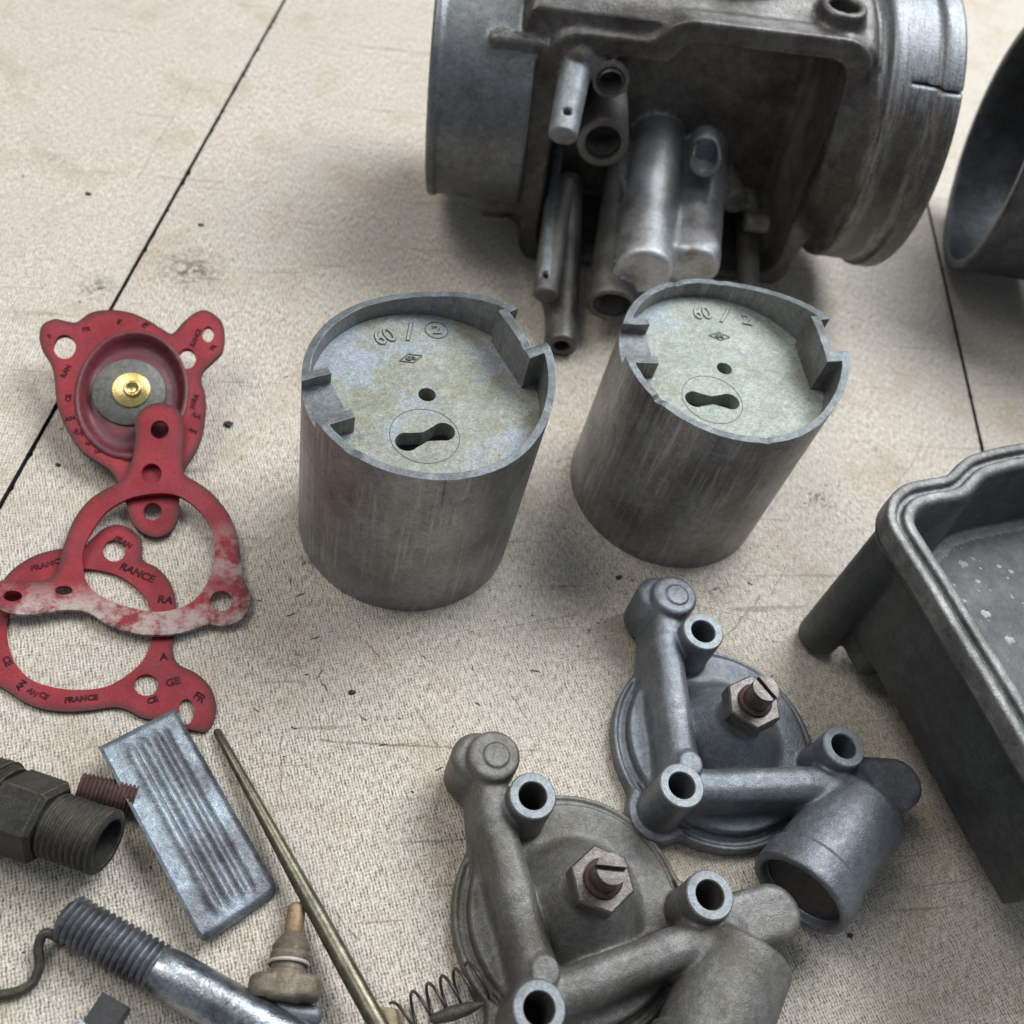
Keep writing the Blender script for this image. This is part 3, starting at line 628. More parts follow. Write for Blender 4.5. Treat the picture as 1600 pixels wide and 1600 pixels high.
# ---------------------------------------------------------------- float bowl
def build_bowl():
    top = 3.9
    edge = [(1600, 690), (1560, 697), (1518, 709), (1498, 723), (1480, 740), (1450, 746), (1418, 753), (1397, 768), (1387, 790), (1390, 817), (1410, 852), (1450, 915), (1500, 998), (1550, 1080), (1600, 1165)]
    P = [at(x, y, top) for x, y in edge]
    P = smooth_poly([(p.x, p.y) for p in P], 4, closed=False)
    e0, e1 = P[-1], P[0]; d0 = Vector((0.17, -0.985))
    P = [Vector((p.x, p.y)) for p in P] + [Vector(e1.xy if len(e1) > 2 else e1) * 0 + Vector((e0.x, e0.y)) + d0 * 1.9]
    q = P[-1]; dx = Vector((0.985, 0.17))
    P += [q + dx * 0.35 + d0 * 0.3, q + dx * 5.6 + d0 * 0.3, q + dx * 6.0]
    top_r = P[0] + dx * 3.0; P.append(top_r + d0 * 0.6)
    P.append(top_r)
    F = Field((9.0, 1.0, 0.0), (17.2, 11.0, 4.05), 0.04)
    d2 = F.poly2([(p.x, p.y) for p in P])
    rim = F.ext(d2, 3.45, top, 0.05)
    rim = sub(rim, np.maximum(abs(d2 + 0.23) - 0.055, (top - 0.11) - F.Z), 0.03)
    wall = F.ext(d2 + 0.22, 1.05, 3.6, 0.12, draft=-0.0)
    wall = np.maximum(d2 + 0.20 + (3.6 - F.Z) * 0.15, np.maximum(F.Z - 3.6, 1.05 - F.Z)); 
    low = F.box((13.6, 5.6, 0.75), (2.3, 2.3, 0.75), 0.3, R_(9.8))
    boss = F.cyl((9.98, 7.86, 0.12), (9.98, 7.86, 3.6), 0.40, 0.46, 0.10)
    rib = F.box((11.05, 5.1, 0.9), (0.65, 0.14, 0.75), 0.08, R_(9.8))
    rib2 = F.box((10.9, 7.4, 1.3), (0.7, 0.5, 0.85), 0.15, R_(9.8))
    body = smin(wall, low, 0.25); body = smin(body, rib2, 0.1)
    f = smin(rim, body, 0.12); f = smin(f, boss, 0.10)
    cav = np.maximum(d2 + 0.50 + (top - F.Z) * 0.10, 2.25 - F.Z)
    f = sub(f, cav, 0.12)
    # inner floor gets its own label
    inner = abs(cav) - 0.06 
    lab_rim = np.where(F.Z > 3.52, -1.0, 1.0) + 0 * d2
    r = F.meshes(f, [lab_rim, np.where(cav < 0.10, -0.5, 1.0), smin(body, wall, .01) , boss],
                 ['rim', 'inside_wall', 'outer_wall', 'corner_post'], [M_bowlr, M_bowli, M_bowl, M_bowl])
    return r
bowl = thing('float_bowl', 'dark grey open float bowl cut off by the right edge, grooved rim', 'metal bowl', (12.5, 6.2, 0))
for p in build_bowl():
    p.parent = bowl; p.matrix_parent_inverse = Matrix.Identity(4); p.location = -bowl.location
bm = bmesh.new()                     # white crusts on the inside floor
rr = random.Random(4)
for k in range(46):
    x, y = 12.1 + rr.gauss(0, 0.7), 7.4 + rr.gauss(0, 0.8)
    if not (11.2 < x < 14 and 5.6 < y < 8.6): continue
    r = rr.choice((0.015, 0.02, 0.03, 0.05, 0.09)); lathe(bm, [(r, 2.246), (r * 0.8, 2.256), (r * 0.2, 2.262)], Matrix.Translation((x, y, 0)), 11, False, True, 0.5)
M_crust = metal('white_crust', (0.32, 0.33, 0.33), (0.46, 0.47, 0.47), (0.14, 0.14, 0.14), 0, (0.6, 0.8), 0.3, 3, 0.003)
o = link('crust', bm_mesh(bm), bowl, M_crust); o['kind'] = 'stuff'; o.location = -bowl.location

# ---------------------------------------------------------------- carburettor body (float chamber side towards us)
def build_body():
    F = Field((-6.0, -3.6, -0.35), (5.3, 5.2, 7.3), 0.05)
    # outline of the flange face in x-z: reuse the 2-D tools with y and z exchanged
    X, Y, Z = F.X, F.Y, F.Z
    def rect(cx, cz, hx, hz, r):
        qx, qz = abs(X - cx) - hx + r, abs(Z - cz) - hz + r
        return np.sqrt(np.maximum(qx, 0) ** 2 + np.maximum(qz, 0) ** 2) + np.minimum(np.maximum(qx, qz), 0) - r
    def slab(d, y0, y1, r=0.0):
        q1 = abs(Y - (y0 + y1) / 2) - (y1 - y0) / 2 + r; q0 = d + r
        return np.sqrt(np.maximum(q0, 0) ** 2 + np.maximum(q1, 0) ** 2) + np.minimum(np.maximum(q0, q1), 0) - r
    out = smin(rect(-0.15, 3.05, 3.33, 2.92, 0.75), rect(0.95, 3.6, 2.24, 2.87, 0.75), 0.25)
    out = np.maximum(out, 0.30 - Z)
    frame_ = slab(out, 0.0, 0.45, 0.05)
    chamber = slab(out + 0.16, 0.3, 3.0, 0.10)
    bore = F.cyl((-3.9, 1.9, 3.72), (3.3, 1.9, 3.72), 3.02, 3.02, 0.3); bore = np.maximum(bore, 0.25 - Y)
    spl = F.cyl((-5.72, 1.9, 3.7), (-3.6, 1.9, 3.7), 2.55, 2.62, 0.05)
    spl = smin(spl, F.cyl((-5.72, 1.9, 3.7), (-5.50, 1.9, 3.7), 2.62, 2.62, 0.08), 0.05)
    spr = F.cyl((3.55, 1.9, 3.7), (5.02, 1.9, 3.7), 3.02, 3.06, 0.05)
    spr = smin(spr, F.cyl((4.55, 1.9, 3.7), (5.02, 1.9, 3.7), 3.17, 3.17, 0.10), 0.08)
    neck = F.cyl((2.7, 1.9, 3.7), (3.7, 1.9, 3.7), 2.2, 3.0, 0.05)
    # top: mixing chamber bore, flange and little screw bosses
    topb = F.cyl((-2.6, 2.6, 4.5), (-2.6, 2.6, 7.05), 1.35, 1.30, 0.08)
    topb2 = F.cyl((0.3, 2.8, 4.5), (0.3, 2.8, 6.95), 1.9, 1.85, 0.1)
    tb = F.cyl((2.40, 0.75, 5.4), (2.40, 0.75, 6.80), 0.50, 0.48, 0.06)
    block = F.box((-4.0, 1.5, 3.6), (0.55, 1.5, 2.1), 0.12)
    block2 = F.box((-4.15, 0.6, 2.2), (0.30, 0.5, 0.9), 0.08)
    lug = F.box((-3.75, 0.35, 4.95), (0.34, 0.28, 0.16), 0.05)
    f = smin(frame_, chamber, 0.06); f = smin(f, bore, 0.25); f = smin(f, spl, 0.10); f = smin(f, neck, 0.2); f = smin(f, spr, 0.12)
    for g in (topb, topb2, tb, block, block2, lug): f = smin(f, g, 0.15)
    f = sub(f, F.cyl((-6.5, 1.9, 3.7), (-4.2, 1.9, 3.7), 2.32)); f = sub(f, F.cyl((3.6, 1.9, 3.7), (5.6, 1.9, 3.7), 2.80))
    f = sub(f, F.cyl((-6.5, 1.9, 3.7), (5.6, 1.9, 3.7), 1.7) if False else F.cyl((-2.6, 2.6, 6.2), (-2.6, 2.6, 8), 1.05), 0.02)
    f = sub(f, F.cyl((0.3, 2.8, 6.0), (0.3, 2.8, 8), 1.55), 0.02)
    f = sub(f, F.cyl((2.40, 0.75, 6.2), (2.40, 0.75, 8), 0.30), 0.02)
    # the slit and the rubbed groove round the right spigot
    f = sub(f, np.maximum(np.maximum(abs(Z - 5.87) - 0.026, 4.0 - X), np.maximum(Y - 1.0, 2.93 - np.sqrt((Y - 1.9) ** 2 + (Z - 3.7) ** 2))))
    
    # float chamber pocket
    pocket = slab(smin(rect(-0.15, 3.05, 2.88, 2.50, 0.5), rect(0.95, 3.4, 1.80, 2.62, 0.5), 0.2), -1.0, 2.55, 0.12)
    f = sub(f, pocket, 0.06)
    lab_pocket = np.where((pocket < 0.08) & (Y > 0.12), -2.0, 3.0)
    # fittings inside the pocket
    well1 = F.cyl((-0.30, 2.6, 2.35), (-0.74, -2.05, 1.90), 0.66, 0.64, 0.12)
    well2 = F.cyl((0.95, 2.6, 2.15), (0.42, -1.7, 1.90), 0.56, 0.54, 0.12)
    well2 = smin(well2, F.box((0.05, 0.4, 1.85), (0.6, 1.95, 0.50), 0.1, R_(7)), 0.25)
    well1 = smin(well1, F.box((-0.85, 0.2, 1.6), (0.4, 1.95, 0.5), 0.1, R_(5)), 0.2)
    chan = F.cyl((-1.05, 2.6, 2.2), (-1.31, -2.25, 1.05), 0.40, 0.57, 0.04)
    chan = smin(chan, F.box((-1.0, 0.4, 1.9), (0.22, 2.3, 0.35), 0.06, R_(3)), 0.1)
    jetA = F.cyl((-2.02, 2.6, 5.05), (-2.02, -0.05, 5.1), 0.43, 0.40, 0.05)
    jetB = F.cyl((-1.93, 2.6, 3.75), (-1.97, -0.35, 3.85), 0.58, 0.56, 0.05)
    jetA = smin(jetA, F.capsule((-2.32, 0.32, 5.36), (-2.72, 0.10, 5.50), 0.27), 0.10)
    pin = F.cyl((-2.74, 0.20, 5.30), (-2.93, -1.35, 4.52), 0.33, 0.30, 0.04)
    rod = F.cyl((-2.72, 2.4, 2.6), (-2.90, -2.1, 1.50), 0.125)
    post = F.cyl((-2.62, 0.8, 2.0), (-2.84, -2.35, 1.22), 0.33, 0.28, 0.03)
    low = F.cyl((-2.35, 2.0, 1.2), (-2.38, -3.15, 0.50), 0.40, 0.37, 0.07)
    low = smin(low, F.cyl((-2.75, -1.6, 0.75), (-2.35, -2.9, 0.6), 0.22, 0.2, 0.05), 0.1)
    small = smin(smin(F.cyl((2.10, 1.6, 1.55), (2.02, 0.2, 1.85), 0.20, 0.17, 0.04), F.cyl((1.72, 0.1, 1.98), (2.28, 0.1, 1.98), 0.21, 0.21, 0.04), 0.05), F.cyl((1.4, 2.6, 1.7), (1.62, 0.9, 1.9), 0.35, 0.3, 0.08), 0.12)
    small = smin(small, F.cyl((2.35, 2.6, 0.9), (2.0, -1.2, 0.9), 0.30, 0.26, 0.05), 0.08)
    dee = F.cyl((0.66, 1.7, 2.95), (0.46, 0.25, 3.30), 0.36, 0.35, 0.03)
    dee = sub(dee, F.cyl((0.52, 1.0, 3.2), (0.40, -0.2, 3.45), 0.26), 0.02); dee = np.maximum(dee, Z - 3.42)
    fit = [well1, well2, chan, jetA, jetB, pin, rod, post, low, small, dee]
    for g, k in zip(fit, (0.14, 0.12, 0.08, 0.08, 0.08, 0.06, 0.04, 0.06, 0.08, 0.08, 0.03)): f = smin(f, g, k)
    f = sub(f, F.cyl((-1.25, -1.3, 1.28), (-1.33, -2.9, 0.90), 0.43), 0.02)
    f = sub(f, F.cyl((-2.02, 1.0, 5.05), (-2.02, -0.6, 5.1), 0.27), 0.02)
    f = sub(f, F.cyl((-1.93, 1.0, 3.8), (-1.98, -0.9, 3.87), 0.38), 0.02)
    f = sub(f, F.cyl((-2.35, -2.5, 0.62), (-2.38, -3.6, 0.45), 0.18), 0.02)
    f = sub(f, F.cyl((-2.90, -1.0, 4.6), (-2.88, -1.25, 5.3), 0.075)); f = sub(f, F.cyl((-2.86, -2.0, 1.2), (-2.90, -2.1, 1.9), 0.07))
    f = sub(f, F.box((-2.93, -1.5, 4.2), (0.5, 0.28, 0.28)), 0.02) if False else f
    frame_ = np.maximum(frame_, -pocket); chamber = np.maximum(chamber, -pocket); bore = np.maximum(bore, -pocket); block = np.maximum(block, -pocket)
    labels = [frame_ - 0.02, lab_pocket, np.minimum(smin(np.minimum(chamber, bore), block2, .05), block - 0.05), spl - 0.03, spr - 0.03, smin(topb, topb2, 0.1), tb] + [g - 0.03 for g in fit]
    # pocket only where no fitting is nearer
    near = fit[0]
    for g in fit[1:]: near = np.minimum(near, g)
    labels[1] = np.where((pocket < 0.10) & (Y > 0.10) & (near > 0.08), -2.0, 3.0)
    names = ['flange', 'chamber_wall', 'casting', 'spigot', 'spigot', 'top_bore', 'screw_boss', 'main_well', 'pilot_well', 'threaded_well', 'threaded_socket', 'threaded_socket',
             'hinge_pin_arm', 'rod', 'drilled_post', 'tube_end', 'small_stub', 'cut_ring']
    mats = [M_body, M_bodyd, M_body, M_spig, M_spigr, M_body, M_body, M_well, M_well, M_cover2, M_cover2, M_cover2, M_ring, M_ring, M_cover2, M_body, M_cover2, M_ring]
    return F.meshes(f, labels, names, mats)
rz, ry = R_(-10), R_(-5)
mrot = Matrix.Rotation(rz, 4, 'Z') @ Matrix.Rotation(ry, 4, 'Y')
carb = thing('carburettor', 'large sooty carburettor body on its side behind the two cylinders, chamber facing forward', 'carburettor', (9.0, 17.9, 0.0), mrot.to_euler())
for p in build_body(): p.parent = carb
# female threads inside the three sockets
for p0, d, r in (((-1.26, -1.6, 1.21), (-0.05, -1.0, -0.235), 0.44), ((-2.02, 0.5, 5.07), (0, -1, 0.02), 0.275), ((-1.95, 0.4, 3.82), (-0.02, -1, 0.03), 0.385)):
    bm = bmesh.new(); L = 0.62; prof = []
    z = 0
    while z < L: prof += [(r, z), (r - 0.035, z + 0.035)]; z += 0.07
    lathe(bm, [(0.0, 0.0)] + prof if False else prof, frame(p0, d), 40, True, False)
    link('inner_thread', bm_mesh(bm, sharp=60), carb, M_nut)

# second body, only its open spigot reaches into the picture
def build_second():
    F = Field((-3.6, -3.6, -0.6), (3.6, 3.6, 7.0), 0.06)
    f = F.cyl((0, 0, 0), (0, 0, 2.3), 3.12, 3.02, 0.05)
    f = smin(f, F.cyl((0, 0, 0), (0, 0, 0.4), 3.16, 3.16, 0.08), 0.05)
    ch = F.box((-0.3, 0.4, 4.3), (2.9, 2.9, 2.3), 0.5)
    f = sub(f, F.cyl((0, 0, -1), (0, 0, 3.2), 2.90, 2.86)); body = ch
    sp = f
    f = smin(f, ch, 0.2); f = sub(f, F.cyl((0, 0, -1), (0, 0, 3.3), 2.90, 2.80)); f = sub(f, F.cyl((0, 0, 2.8), (0, 0, 8), 2.1), 0.1)
    f = smin(f, np.maximum(F.box((2.0, 1.9, 1.2), (0.9, 0.10, 0.9), 0.03), F.cyl((0, 0, 0.4), (0, 0, 2.4), 3.0)), 0.05)
    return F.meshes(f, [sp, body], ['spigot', 'casting'], [M_spig2, M_body])
M_spig2 = metal('dark_spigot', (0.07, 0.078, 0.09), (0.12, 0.13, 0.145), (0.03, 0.027, 0.024), 0.6, (0.34, 0.52), 0.6, 0.9, 0.004)
ph, el = -0.385, -0.119
nv = Vector((-math.cos(ph) * math.cos(el), -math.sin(ph) * math.cos(el), math.sin(el)))
carb2 = thing('carburettor', 'second dark carburettor body cut off by the right edge, round mouth facing left', 'carburettor')
mm = frame(Vector((17.80, 20.19, 3.16)), -nv); mm.translation *= U
carb2.matrix_world = mm
for p in build_second(): p.parent = carb2

# ---------------------------------------------------------------- gaskets
def zoom(pts, sc=960 / 420, ox=0, oy=460): return [(x / sc + ox, y / sc + oy) for x, y in pts]
def ell(cx, cy, rx, ry, n=22, rot=0.0):
    return [(cx + rx * math.cos(2 * PI * k / n) * math.cos(rot) - ry * math.sin(2 * PI * k / n) * math.sin(rot),
             cy + rx * math.cos(2 * PI * k / n) * math.sin(rot) + ry * math.sin(2 * PI * k / n) * math.cos(rot)) for k in range(n)]
def inside(p, poly):
    c = False; n = len(poly)
    for i in range(n):
        a, b = poly[i], poly[i - 1]
        if (a[1] > p[1]) != (b[1] > p[1]) and p[0] < (b[0] - a[0]) * (p[1] - a[1]) / (b[1] - a[1]) + a[0]: c = not c
    return c
def sheet(name, outer, holes, zf, th, mat, parent, z0, attr=None):
    """a cut sheet of real thickness with holes; zf(x, y) lifts it where it curls"""
    def pr(x, y):
        p = at(x, y, z0)
        for _ in range(8): p = at(x, y, zf(p.x, p.y) + th)
        return p.xy
    O = [pr(x, y) for x, y in outer]; HS = [[pr(x, y) for x, y in h] for h in holes]
    loops = [O] + HS; pts = []; edges = []
    for lp in loops:
        b = len(pts); pts += [Vector(p) for p in lp]; edges += [(b + i, b + (i + 1) % len(lp)) for i in range(len(lp))]
    nb = len(pts)
    xs = [p.x for p in O]; ys = [p.y for p in O]; g = 0.075
    arr = np.array([tuple(p) for p in pts])
    y = min(ys)
    while y < max(ys):
        x = min(xs)
        while x < max(xs):
            p = (x + random.uniform(-.01, .01), y + random.uniform(-.01, .01))
            if inside(p, O) and not any(inside(p, h) for h in HS) and np.min((arr[:, 0] - p[0]) ** 2 + (arr[:, 1] - p[1]) ** 2) > 0.035 ** 2: pts.append(Vector(p))
            x += g
        y += g
    V, _, Fc, *_ = delaunay_2d_cdt(pts, edges, [], 0, 1e-5)
    tris = []
    for f in Fc:
        c = sum((V[i] for i in f), Vector((0, 0))) / len(f)
        if inside(c, O) and not any(inside(c, h) for h in HS): tris.append(f)
    bm = bmesh.new(); T = [bm.verts.new((v.x, v.y, zf(v.x, v.y) + th)) for v in V]; Bt = [bm.verts.new((v.x, v.y, zf(v.x, v.y))) for v in V]
    for f in tris: bm.faces.new([T[i] for i in f]); bm.faces.new([Bt[i] for i in reversed(f)])
    bm.edges.ensure_lookup_table()
    for e in list(bm.edges):
        if len(e.link_faces) == 1:
            a, b = e.verts
            if a in T[:0]: pass
    n = len(V); idx = {v: i for i, v in enumerate(T)}
    for e in [e for e in bm.edges if len(e.link_faces) == 1 and e.verts[0] in idx and e.verts[1] in idx]:
        i, j = idx[e.verts[0]], idx[e.verts[1]]; bm.faces.new((T[i], T[j], Bt[j], Bt[i]))
    loose = [v for v in bm.verts if not v.link_faces]; co = [tuple(v.co) for v in bm.verts if v.link_faces]
    bmesh.ops.delete(bm, geom=loose, context='VERTS')
    me = bm_mesh(bm, sharp=50)
    oa = np.array([tuple(p) for p in O]); ha = [np.array([tuple(p) for p in h]) for h in HS]
    A = me.attributes.new('edge_grime', 'FLOAT', 'POINT'); B = me.attributes.new('residue', 'FLOAT', 'POINT'); ga = []; ra = []
    for v in me.vertices:
        c = np.array(v.co[:2]) / U; d = math.sqrt(np.min(((oa - c) ** 2).sum(1)))
        k = mnoise.noise(Vector((c[0] * 2.2, c[1] * 2.2, 1.0)))
        ga.append(max(0.0, min(1.0, 1.2 - d / (0.085 + 0.09 * max(0, k)) ))); ra.append(attr(c[0], c[1]) if attr else 0.0)
    A.data.foreach_set('value', ga); B.data.foreach_set('value', ra)
    return link(name, me, parent, mat)
def nest_words(root):
    sh = [c for c in root.children if c.name.startswith('rubber_sheet')][0]
    for c in list(root.children):
        if c.name.startswith('printed_word'): c.parent = sh
def words(parent, items, zf, th, mat=M_print):
    for txt, px, py, ang, size in items:
        p = at(px, py, 0.2)
        for _ in range(8): p = at(px, py, zf(p.x, p.y) + th)
        e = 0.05; n = Vector(((zf(p.x - e, p.y) - zf(p.x + e, p.y)) / (2 * e), (zf(p.x, p.y - e) - zf(p.x, p.y + e)) / (2 * e), 1)).normalized()
        m = Matrix.Translation(p + n * 0.005) @ n.to_track_quat('Z', 'Y').to_matrix().to_4x4() @ Matrix.Rotation(-(n.to_track_quat('Z', 'Y').to_matrix() @ Vector((1, 0, 0))).to_2d().angle_signed(Vector((1, 0))) * -1 + R_(ang), 4, 'Z')
        link('printed_word', text_me(txt, size * 0.82, 0.002, m, 0.007, 1.0), parent, mat)

FRAG = ['FR', 'AN', 'CE', 'E', 'RA']
def sprinkle(parent, path, zf, th, seed, n):
    r = random.Random(seed); it = []
    for k in range(n):
        u = (k + 0.4) / n * (len(path) - 1); i = int(u); (x0, y0), (x1, y1) = path[i], path[i + 1]; t = u - i
        it.append((r.choice(FRAG), x0 + (x1 - x0) * t, y0 + (y1 - y0) * t, r.choice((-30, 15, 60, 80)) + r.uniform(-8, 8), r.uniform(0.13, 0.17)))
    words(parent, it, zf, th)
# 1: diaphragm with its brass centre
T1, Z1 = 0.08, 0.16
o1 = smooth_poly(zoom([(140, 150), (152, 108), (195, 88), (240, 96), (275, 98), (322, 66), (385, 55), (460, 63), (530, 92), (590, 130), (618, 138), (655, 98), (700, 63), (742, 58), (788, 92), (803, 140), (795, 200), (760, 238), (724, 275), (720, 315), (733, 355), (735, 420), (722, 500), (698, 560), (665, 610), (645, 660), (640, 720), (637, 790), (612, 842), (560, 866), (508, 850), (470, 810), (450, 745), (425, 680), (395, 630), (350, 598), (295, 560), (250, 500), (215, 430), (200, 370), (194, 300), (178, 240), (150, 195)]), 4)
gk1 = thing('diaphragm', 'red diaphragm with a brass rivet centre, topmost of the red gaskets', 'gasket', at(208, 612), group='red rubberised gaskets')
def at_root(root):
    for c in root.children: c.location = c.location - root.location
cz = zoom([(468, 352)])[0]; cc = at(*cz, Z1)
cup_o = zoom(ell(470, 358, 196, 226, 40, 0.25))
zf1 = lambda x, y: 0.06 + 0.20 * max(0, y - 10.2) + 0.03 * math.sin(x * 1.3 + 1) * math.cos(y * 1.1)
def on1(x, y, dz=0.0):
    p = at(x, y, 0.5)
    for _ in range(10): p = at(x, y, zf1(p.x, p.y) + T1 + dz)
    return p
sheet('rubber_sheet', o1, [cup_o, ell(*zoom([(231, 187)])[0], 17.5, 19), ell(*zoom([(668, 229)])[0], 14, 16), ell(*zoom([(743, 142)])[0], 9, 12.5), ell(*zoom([(545, 775)])[0], 14.5, 13.5)], zf1, T1, M_red, gk1, Z1 + T1)
CP = [on1(x, y) for x, y in cup_o]; ctr = sum(CP, Vector()) / len(CP)
NC = Vector((0, -0.36, 1)).normalized()                   # the cup leans a little more than the sheet
def around(c, n, prof, name, mat, seg=56, par=None, cap0=False):
    bm = bmesh.new(); lathe(bm, prof, frame(c, n, (0, 1, 0)), seg, cap0, False); return link(name, bm_mesh(bm, sharp=60), par or gk1, mat)
bm = bmesh.new(); rings = []
for k, d in ((1.03, 0.02), (0.99, 0.055), (0.95, 0.03), (0.90, -0.07), (0.84, -0.16), (0.76, -0.20), (0.68, -0.17), (0.55, -0.14)):
    rings.append([bm.verts.new(ctr + (p - ctr) * k + NC * d) for p in CP])
for a_, b_ in zip(rings, rings[1:]):
    for k in range(len(CP)): bm.faces.new((a_[k], a_[(k + 1) % len(CP)], b_[(k + 1) % len(CP)], b_[k]))
bm.faces.new(rings[-1]); memb = link('membrane', bm_mesh(bm, sharp=80), gk1, M_maroon)
dc = on1(202, 613, -0.02); R0 = 0.66
disc_ = around(dc, (-0.03, -0.40, 1), [(R0, -0.08), (R0, 0.02), (R0 - 0.02, 0.035), (0.0001, 0.035)], 'steel_disc', M_disc)
wc = dc + Vector((-0.03, -0.40, 1)).normalized() * 0.036 + Vector((0.04, 0.03, 0.012))
around(wc, (-0.03, -0.40, 1), [(0.345, -0.01), (0.345, 0.025), (0.33, 0.035), (0.0001, 0.035)], 'brass_washer', M_brass)
around(wc + Vector((0.03, -0.01, 0.03)), (-0.03, -0.40, 1), [(0.165, 0.0), (0.16, 0.06), (0.13, 0.075), (0.10, 0.065), (0.085, 0.02), (0.04, 0.01), (0.001, 0.01)], 'brass_rivet', M_brass)
words(gk1, [('E', *zoom([(425, 98)])[0], -8, 0.17), ('FR', *zoom([(520, 110)])[0], 60, 0.17), ('E', *zoom([(595, 188)])[0], -75, 0.17), ('RANCE', *zoom([(700, 155)])[0], 62, 0.16), ('FR', *zoom([(762, 190)])[0], 40, 0.15),
            ('FR', *zoom([(308, 125)])[0], 30, 0.17), ('RAN', *zoom([(236, 275)])[0], 80, 0.17), ('CE', *zoom([(245, 370)])[0], 95, 0.16), ('FR', *zoom([(655, 300)])[0], 85, 0.15), ('F', *zoom([(178, 150)])[0], 40, 0.16), ('AN', *zoom([(690, 395)])[0], 80, 0.15), ('CE', *zoom([(455, 590)])[0], -20, 0.15)], zf1, T1)
sprinkle(gk1, zoom([(238, 425), (300, 522), (372, 578)]), zf1, T1, 3, 4); sprinkle(gk1, zoom([(697, 345), (702, 440), (680, 520)]), zf1, T1, 5, 3); nest_words(gk1); at_root(gk1)

# 3: lower gasket, leaving the picture at the left
T3, Z3 = 0.06, 0.02
o3 = smooth_poly(zoom([(-20, 1065), (20, 1010), (60, 970), (130, 930), (215, 908), (290, 905), (330, 870), (370, 836), (420, 822), (470, 840), (505, 882), (512, 948), (560, 975), (602, 1020), (626, 1080), (630, 1150), (622, 1220), (618, 1282), (640, 1322), (700, 1352), (750, 1400), (771, 1460), (765, 1520), (735, 1560), (700, 1558), (640, 1545), (575, 1522), (510, 1512), (450, 1482), (400, 1474), (330, 1484), (240, 1490), (150, 1480), (80, 1452), (20, 1412), (-60, 1370), (-140, 1340), (-190, 1300), (-200, 1240), (-160, 1200), (-105, 1180), (-60, 1120)]), 4)
gk3 = thing('gasket', 'lowest flat red gasket with black print, its open ring cut off at the left edge', 'gasket', at(125, 985), group='red rubberised gaskets')
ring3 = smooth_poly(zoom([(28, 1160), (24, 1220), (42, 1292), (80, 1350), (130, 1385), (210, 1407), (300, 1412), (380, 1400), (450, 1362), (508, 1310), (540, 1240), (546, 1165), (530, 1100), (490, 1050), (430, 1008), (370, 988), (290, 980), (195, 1005), (110, 1055), (55, 1105)]), 3)
zf3 = lambda x, y: Z3
sheet('rubber_sheet', o3, [ring3, ell(*zoom([(408, 915)])[0], 18, 17), ell(*zoom([(522, 1395)])[0], 19, 17), ell(*zoom([(665, 1490)])[0], 12.5, 20), ell(*zoom([(-130, 1250)])[0], 15, 17)], zf3, T3, M_red, gk3, Z3 + T3)
words(gk3, [('RANCE', *zoom([(490, 995)])[0], -28, 0.24), ('FRAN', *zoom([(440, 885)])[0], -35, 0.17), ('RA', *zoom([(590, 1092)])[0], -10, 0.24), ('A', *zoom([(585, 1295)])[0], 5, 0.22), ('GE', *zoom([(618, 1385)])[0], 15, 0.22), ('FR', *zoom([(712, 1440)])[0], -35, 0.22),
            ('FRANCE', *zoom([(290, 1445)])[0], 4, 0.16), ('CE', *zoom([(545, 1450)])[0], 20, 0.17), ('FRANCE', *zoom([(170, 965)])[0], 20, 0.18), ('CE', *zoom([(25, 1310)])[0], -60, 0.18)], zf3, T3)
sprinkle(gk3, zoom([(60, 1385), (120, 1425), (180, 1440)]), zf3, T3, 4, 3); nest_words(gk3); at_root(gk3)

# 2: curled gasket lying over both, its lower side crusted white
T2, Z2 = 0.06, 0.34
o2 = smooth_poly(zoom([(485, 500), (482, 448), (512, 408), (560, 387), (620, 400), (652, 440), (658, 495), (652, 560), (655, 635), (700, 668), (760, 712), (820, 790), (853, 880), (860, 955), (868, 1010), (890, 1060), (890, 1112), (860, 1160), (800, 1183), (742, 1178), (690, 1195), (620, 1213), (530, 1216), (440, 1200), (380, 1177), (330, 1143), (285, 1128), (220, 1127), (150, 1140), (60, 1142), (0, 1125), (-35, 1080), (0, 1022), (60, 1024), (130, 1026), (196, 1002), (214, 950), (230, 890), (260, 812), (310, 742), (370, 698), (430, 668), (462, 620), (478, 560)]), 4)
ring2 = smooth_poly(zoom([(294, 960), (300, 900), (332, 838), (380, 775), (450, 732), (520, 714), (600, 710), (660, 730), (720, 780), (755, 840), (766, 900), (760, 970), (735, 1040), (690, 1095), (630, 1123), (560, 1134), (480, 1122), (410, 1100), (350, 1070), (310, 1028)]), 3)
gk2 = thing('gasket', 'upper curled red gasket lying across the other two, lower rim crusted white', 'gasket', at(235, 870), group='red rubberised gaskets')
def zf2(x, y):
    a = at(*zoom([(560, 440)])[0], Z2); b = at(*zoom([(800, 1120)])[0], Z2)
    t = max(0, min(1, (a.y - y) / (a.y - b.y)))
    return 0.70 - 0.62 * min(1, t * 1.35) ** 0.8 + 0.05 + 0.10 * max(0, (-2.6 - x) / 1.5) * t + 0.02 * math.sin(x * 2.1)
def resid0(x, y):
    return max(0, min(1, (at(*zoom([(300, 1030)])[0], Z2).y - y) / 0.5 + 0.25)) if x > -4.2 else 0.3
def resid(x, y):
    a = at(*zoom([(100, 1085)])[0], Z2); b = at(*zoom([(560, 1150)])[0], Z2)
    return max(resid0(x, y), max(0.0, 1.1 - (Vector((x, y, 0)) - at(*zoom([(822, 930)])[0], 0.3).xy.to_3d()).length / 0.75))
